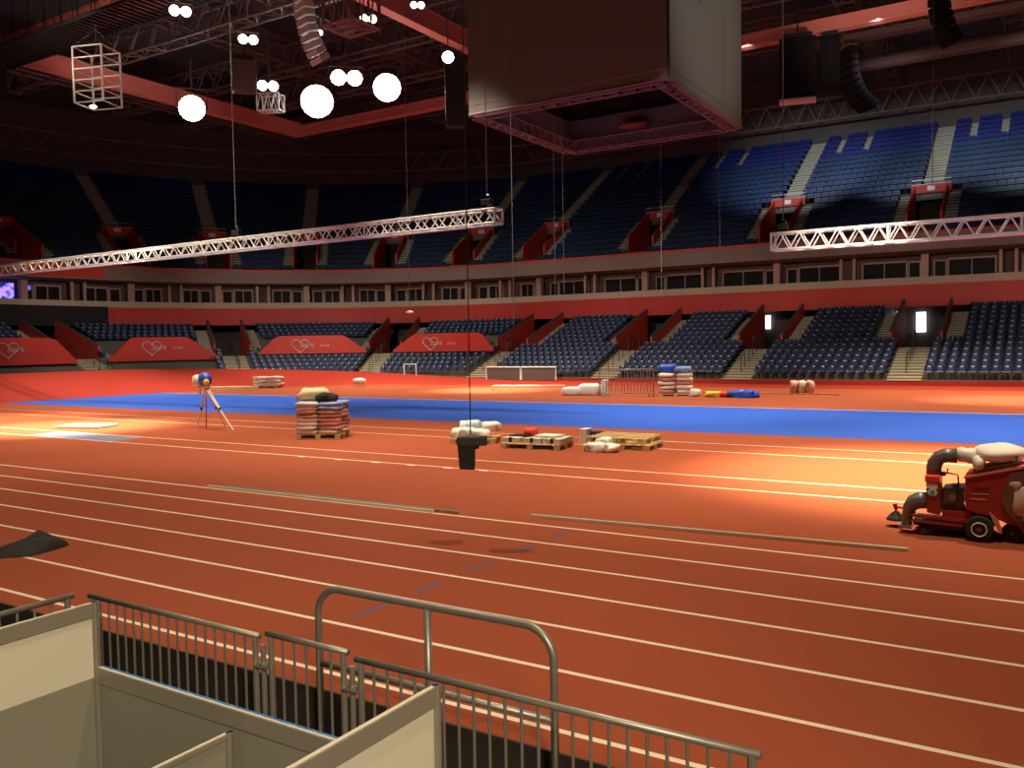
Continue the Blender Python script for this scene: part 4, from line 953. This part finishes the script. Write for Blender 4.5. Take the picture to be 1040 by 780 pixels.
# ------------------------------------------------------------------ sweeping machine
OX, OY = -1.55, 12.35
def mx(cx): return (890+cx/6.78-925)/86.0
def mz(cy): return max(0.0, (547.5-(440+cy/6.78))/79.0)
def pl(pts): return [(mx(a), mz(b)) for a, b in pts]
t = thing('track_sweeper', 'red ride-behind track vacuum sweeper with large hopper and curved duct at right', 'sweeper', (OX, OY, 0))
m = MB(); m.prism(pl([(612, 292), (905, 222), (1100, 178), (1250, 190), (1300, 330), (1120, 560), (900, 600), (790, 560), (690, 545), (618, 520)]), 0.0, 0.75); hop = m.build('hopper', M_MACH, t, bevel=0.012)
m = MB(); m.prism(pl([(606, 296), (930, 214), (1105, 172), (1105, 185), (930, 230), (606, 308)]), -0.02, 0.77); m.build('top_rim', mat('rim_pink', (0.62, 0.18, 0.13), 0.4), hop)
m = MB(); m.prism(pl([(905, 250), (1080, 215), (1250, 260), (1150, 520), (980, 575), (930, 560), (860, 470), (850, 400)]), -0.035, -0.002); m.build('side_window', mat('window_brown', (0.14, 0.07, 0.05), 0.25), hop)
m = MB(); m.blob((mx(985), -0.02, mz(440)), 0.13, 0.05, 0.20, 5, 0.18, 16, 10); m.blob((mx(940), -0.02, mz(330)), 0.07, 0.03, 0.06, 8, 0.2, 12, 8); m.build('clear_bag', mat('clear_plastic', (0.55, 0.45, 0.36), 0.2, var=0.2), hop, True)
# illegible lettering strips
m = MB()
for k, (a, b) in enumerate(((655, 665), (678, 700), (705, 722), (727, 745), (750, 772))): m.prism(pl([(a, 362), (b, 360), (b, 383), (a, 385)]), -0.006, 0.0)
m.build('lettering', mat('lettering_dark', (0.08, 0.01, 0.01), 0.5), hop)
m = MB(); m.prism(pl([(645, 440), (755, 440), (755, 448), (645, 448)]), -0.006, 0.0); m.prism(pl([(650, 408), (775, 404), (775, 408), (650, 412)]), -0.006, 0.0); m.build('pale_lettering', mat('lettering_pale', (0.6, 0.3, 0.25), 0.5), hop)
# column
m = MB(); m.prism(pl([(345, 345), (438, 345), (445, 580), (352, 570)]), 0.05, 0.45); col_ = m.build('suction_column', M_MACH, t, bevel=0.012)
m = MB(); m.prism(pl([(338, 305), (438, 305), (440, 350), (340, 350)]), 0.02, 0.48); m.build('collar', mat('collar_red', (0.75, 0.05, 0.03), 0.4), col_, bevel=0.012)
m = MB(); m.prism(pl([(348, 355), (428, 355), (428, 395), (348, 395)]), 0.035, 0.05); m.build('white_sticker', M_WHITEP, col_)
m = MB(); m.lathe((mx(392), 0.045, mz(422)), [(0.055, -0.012), (0.055, 0.0)], 20, 'y'); m.build('round_sticker', M_WHITEP, col_)
m = MB(); m.lathe((mx(392), 0.03, mz(422)), [(0.032, -0.008), (0.032, 0.0)], 20, 'y'); m.build('teal_dot', mat('teal', (0.03, 0.45, 0.42), 0.4), col_)
m = MB(); m.tube([(mx(a), 0.25, mz(b)) for a, b in ((388, 305), (388, 262), (398, 225), (425, 190), (465, 172), (550, 170))], 0.095, 14); m.build('elbow_duct', M_GREYP, t, True)
m = MB(); pts = [(mx(a), 0.27, mz(b)) for a, b in ((545, 170), (575, 160), (605, 165), (640, 168), (680, 165))]; m.tube(pts, [0.085, 0.10, 0.092, 0.105, 0.095], 14); m.build('flexible_sleeve', M_WHITE, t, True)
m = MB(); m.blob((mx(830), 0.33, mz(140)), 0.31, 0.34, 0.125, 12, 0.05, 24, 14); m.blob((mx(700), 0.15, mz(205)), 0.08, 0.14, 0.10, 13, 0.1, 14, 9); m.build('filter_bag', mat('filter_cloth', (0.82, 0.76, 0.70), 0.7, var=0.05, bump=0.2), t, True)
m = MB(); m.prism(pl([(650, 262), (720, 235), (930, 190), (925, 225), (680, 285)]), 0.1, 0.6); m.build('bag_underside', mat('bag_brown', (0.42, 0.2, 0.13), 0.7), t)
m = MB(); m.prism(pl([(925, 190), (945, 135), (957, 138), (945, 192)]), 0.02, 0.08); m.build('latch', M_GREYP, t)
# engine
eng = MB(); eng.prism(pl([(448, 400), (590, 385), (600, 470), (592, 540), (455, 545)]), 0.12, 0.6); eng = eng.build('engine', mat('engine_dark', (0.06, 0.035, 0.03), 0.4, 0.4, var=0.5, scale=20), t, bevel=0.01)
m = MB()
for k in range(6): x = mx(468+k*14); m.box(x, x+0.010, 0.09, 0.12, mz(500), mz(410))
m.build('cooling_fin', mat('fin_metal', (0.25, 0.15, 0.12), 0.4, 0.5), eng)
m = MB(); m.lathe((mx(525), 0.11, mz(455)), [(0.045, -0.03), (0.05, 0.0)], 16, 'y'); m.build('pull_starter', M_GREYP, eng)
m = MB(); m.prism(pl([(520, 375), (560, 372), (562, 390), (520, 392)]), 0.2, 0.4); m.build('fuel_cap', M_BLACK, eng)
m = MB(); m.tube([(mx(440), 0.1, mz(285)), (mx(492), 0.1, mz(285)), (mx(492), 0.1, mz(252))], 0.012, 6); m.tube([(mx(492), 0.1, mz(285)), (mx(560), 0.1, mz(292)), (mx(565), 0.1, mz(345)), (mx(560), 0.1, mz(400))], 0.012, 6); m.box(mx(440), mx(478), 0.06, 0.16, mz(303), mz(280)); m.build('control_lever', M_BLACK, t)
m = MB(); m.prism(pl([(240, 585), (600, 590), (690, 600), (690, 625), (600, 612), (240, 600)]), 0.0, 0.06); m.prism(pl([(240, 622), (600, 628), (600, 645), (240, 638)]), 0.0, 0.06); m.prism(pl([(455, 545), (640, 545), (700, 600), (460, 590)]), 0.05, 0.6); m.build('chassis', M_MACH, t)
m = MB(); m.prism(pl([(250, 635), (640, 640), (640, 690), (260, 668)]), 0.1, 0.65); m.build('sweeper_deck', M_BLACK, t)
m = MB(); m.tube([(mx(a), 0.12, mz(b)) for a, b in ((345, 490), (300, 490), (255, 510), (225, 550), (212, 610), (205, 680))], [0.11, 0.115, 0.105, 0.085, 0.07, 0.06], 12); m.build('suction_nozzle', M_GREYP, t, True)
m = MB(); m.prism(pl([(158, 672), (240, 672), (245, 692), (158, 690)]), 0.02, 0.28); m.build('nozzle_lip', M_STEEL, t)
bx, bz = mx(105), mz(585)
m = MB(); m.lathe((bx, 0.45, 0.09), [(0.13, 0.0), (0.12, 0.03), (0.07, 0.085), (0.03, 0.12)], 18); br = m.build('side_brush', M_RUB, t)
m = MB(); m.tube([(bx, 0.45, 0.2), (bx-0.01, 0.45, 0.28), (bx+0.05, 0.42, 0.27), (bx+0.14, 0.35, 0.275), (bx+0.26, 0.3, 0.24)], 0.015, 6); m.tube([(bx, 0.45, 0.24), (bx-0.02, 0.45, 0.31)], 0.03, 6); m.build('brush_arm', M_MACH, br)
def wheel(x, y, r, wd, nm='wheel'):
    m = MB(); m.lathe((x, y, r), [(r*0.55, 0), (r*0.92, 0), (r, wd*0.2), (r, wd*0.8), (r*0.92, wd), (r*0.55, wd)], 26, 'y'); wo = m.build(nm, M_RUB, t, False)
    m = MB(); m.lathe((x, y-0.006, r), [(r*0.18, 0.0), (r*0.25, 0.012), (r*0.46, 0.015), (r*0.55, 0.0), (r*0.56, wd)], 24, 'y'); m.build('rim', mat('rim_grey', (0.16, 0.10, 0.08), 0.4, 0.4), wo)
    m = MB(); m.tube([(x+r*0.53*math.cos(a*PI/10), y-0.008, r+r*0.53*math.sin(a*PI/10)) for a in range(21)], 0.010, 6); nm == 'wheel' and y < 0.04 and m.build('rim_ring', mat('rim_white', (0.75, 0.62, 0.48), 0.4), wo)
wheel(mx(712), -0.10, 0.163, 0.11)
wheel(mx(918), 0.05, 0.12, 0.09)
wheel(mx(335), 0.02, 0.075, 0.05, 'caster_wheel')
m = MB(); m.prism(pl([(770, 520), (830, 570), (860, 660), (840, 665), (800, 590)]), -0.03, 0.05); m.build('frame_strut', mat('strut_pink', (0.55, 0.25, 0.18), 0.4), t)
m = MB(); m.bar((mx(712), -0.05, 0.163), (mx(712), 0.7, 0.163), 0.03); m.bar((mx(918), 0.1, 0.12), (mx(918), 0.6, 0.12), 0.025); m.build('axle', M_BLACK, t)
wheel(mx(712), 0.66, 0.163, 0.11)
m = MB(); m.prism([(mx(1000), 0.10), (mx(1200), 0.16), (mx(1200), 0.26), (mx(900), 0.26)], 0.05, 0.7); m.build('rear_frame', M_MACH, t)
wheel(mx(1180), 0.0, 0.16, 0.1)

# ------------------------------------------------------------------ foreground
M_HR = M_STEEL
crowd_barrier((-6.27, 3.85), (-4.40, 3.85), 0.71, -0.40, 17, 'grey steel crowd barrier, leftmost of the row before the track')
crowd_barrier((-4.31, 3.85), (-3.62, 3.85), 0.74, -0.40, 5, 'short grey steel gate between the two long crowd barriers')
crowd_barrier((-3.54, 3.85), (-1.11, 3.85), 0.71, -0.40, 22, 'long grey steel crowd barrier at right before the track')
crowd_barrier((-1.04, 3.85), (1.2, 3.85), 0.62, -0.40, 18, 'grey steel crowd barrier just starting at the bottom right')
crowd_barrier((-5.76, 1.5), (-5.76, 3.40), 0.90, -0.40, 15, 'steel barrier seen end-on behind the left white partition')
for (x, lb) in ((-4.355, 'hinge clamp joining the leftmost barrier to the gate'), (-3.58, 'hinge clamp joining the gate to the right barrier')):
    t = thing('hinge_clamp', lb, 'clamp', (x, 3.85, 0.0))
    for z in (-0.1, 0.52):
        m = MB(); m.bar((-0.06, 0, z), (0.06, 0, z), 0.013); m.tube([(-0.06, -0.03, z), (0.06, -0.03, z)], 0.012, 6); m.lathe((0, 0, z-0.02), [(0.03, 0), (0.03, 0.04)], 10); m.build('clamp_band', M_STEEL, t)
    m = MB(); m.bar((0, 0, -0.40), (0, 0, 0.66), 0.019, 8); m.build('hinge_post', M_STEEL, t)
# tubular hand rail behind
t = thing('tubular_handrail', 'bent grey tube handrail standing behind the crowd barriers at centre', 'handrail', (-3.5, 4.5, -0.40))
L0, L1, zt, R = -1.0, 0.96, 1.265, 0.20
pts = [(L0, 0, 0)] + [(L0+R-R*math.cos(a*PI/16), 0, zt-R+R*math.sin(a*PI/16)) for a in range(9)] + [(L1-R+R*math.sin(a*PI/16), 0, zt-R+R*math.cos(a*PI/16)) for a in range(9)] + [(L1, 0, 0)]
m = MB(); m.tube(pts, 0.026, 12); m.build('bent_tube', M_HR, t, True)
m = MB(); m.bar((0.0, 0, 0), (0.0, 0, zt-0.01), 0.026, 12); m.build('middle_post', M_HR, t, True)
m = MB(); m.bar((L0, 0, 0.70), (L1, 0, 0.70), 0.024, 12); m.build('lower_rail', M_HR, t, True)
for x in (L0, 0.0, L1): m = MB(); m.lathe((x, 0, 0), [(0.06, 0), (0.06, 0.012)], 12); m.build('base_plate', M_HR, t)
# booth partitions
def octpost(x, y, z1, label):
    t = thing('partition_post', label, 'post', (x, y, -0.40))
    m = MB(); m.lathe((0, 0, 0), [(0.026, 0), (0.026, z1+0.40)], 8); m.build('profile', M_PANELF, t)
    m = MB()
    for k in range(4): a = k*PI/2; m.box(math.cos(a)*0.026-0.004, math.cos(a)*0.026+0.004, math.sin(a)*0.026-0.004, math.sin(a)*0.026+0.004, 0, z1+0.398)
    m.build('groove', M_STEEL, t)
    m = MB(); m.lathe((0, 0, z1+0.40), [(0.022, 0), (0.012, 0.004)], 8); m.build('end_cap', M_BLACK, t)
def partition(a, b, ztop, label, axis, strip=0.085, low=None, film=False, th=0.02):
    """panel between a and b at height ztop; axis 'y': a=(x,y0) b=(x,y1); axis 'x': a=(x0,y) b=(x1,y)"""
    t = thing('partition_wall', label, 'partition', (a[0], a[1], -0.40))
    L = (b[0]-a[0]) if axis == 'x' else (b[1]-a[1]); h = ztop+0.40
    def bx(u0, u1, z0, z1, th_, nm, mt, par=t, off=0.0):
        m = MB()
        if axis == 'x': m.box(u0, u1, -th_+off, th_+off, z0, z1)
        else: m.box(-th_+off, th_+off, u0, u1, z0, z1)
        return m.build(nm, mt, par, bevel=0.002)
    u0, u1 = min(0, L)+0.027, max(0, L)-0.027
    bx(u0, u1, h-strip, h, th, 'top_rail', M_PANELF)
    bx(u0, u1, h, h+0.004, th*0.55, 'edge_strip', mat('edge_pale', (0.72, 0.66, 0.50), 0.4))
    if low is None: bx(u0, u1, 0.06, h-strip, 0.004, 'panel', M_PANELG)
    else:
        bx(u0, u1, low+0.40, h-strip, 0.005, 'upper_panel', M_PANEL)
        bx(u0, u1, 0.06, low+0.40, 0.004, 'lower_panel', M_PANELG)
    bx(u0, u1, 0.0, 0.06, th, 'bottom_rail', M_PANELF)
    if film: bx(u0+0.02, u1, h+0.004, h+0.010, 0.006, 'protective_film', M_FILM, off=0.012)
    return t
YB = 3.45
octpost(-5.57, YB, 0.87, 'tall aluminium post at the left corner of the white booth')
octpost(-2.64, YB, 0.87, 'tall aluminium post at the bottom centre of the white booth')
octpost(-4.16, YB-0.055, 0.30, 'short aluminium post at the middle of the booth back wall')
partition((-5.57, YB), (-5.57, 1.2), 0.87, 'tall white partition wall at the left edge', 'y', 0.10, 0.35)
partition((-2.64, YB), (-2.64, 1.2), 0.87, 'tall white partition wall at the bottom centre', 'y', 0.10, -0.05)
partition((-5.57, YB), (-2.64, YB), 0.42, 'low grey back wall of the booth with blue film on its edge', 'x', 0.11, None, True)
partition((-4.16, YB-0.055), (-4.16, 1.2), 0.30, 'low grey divider inside the booth', 'y', 0.03)
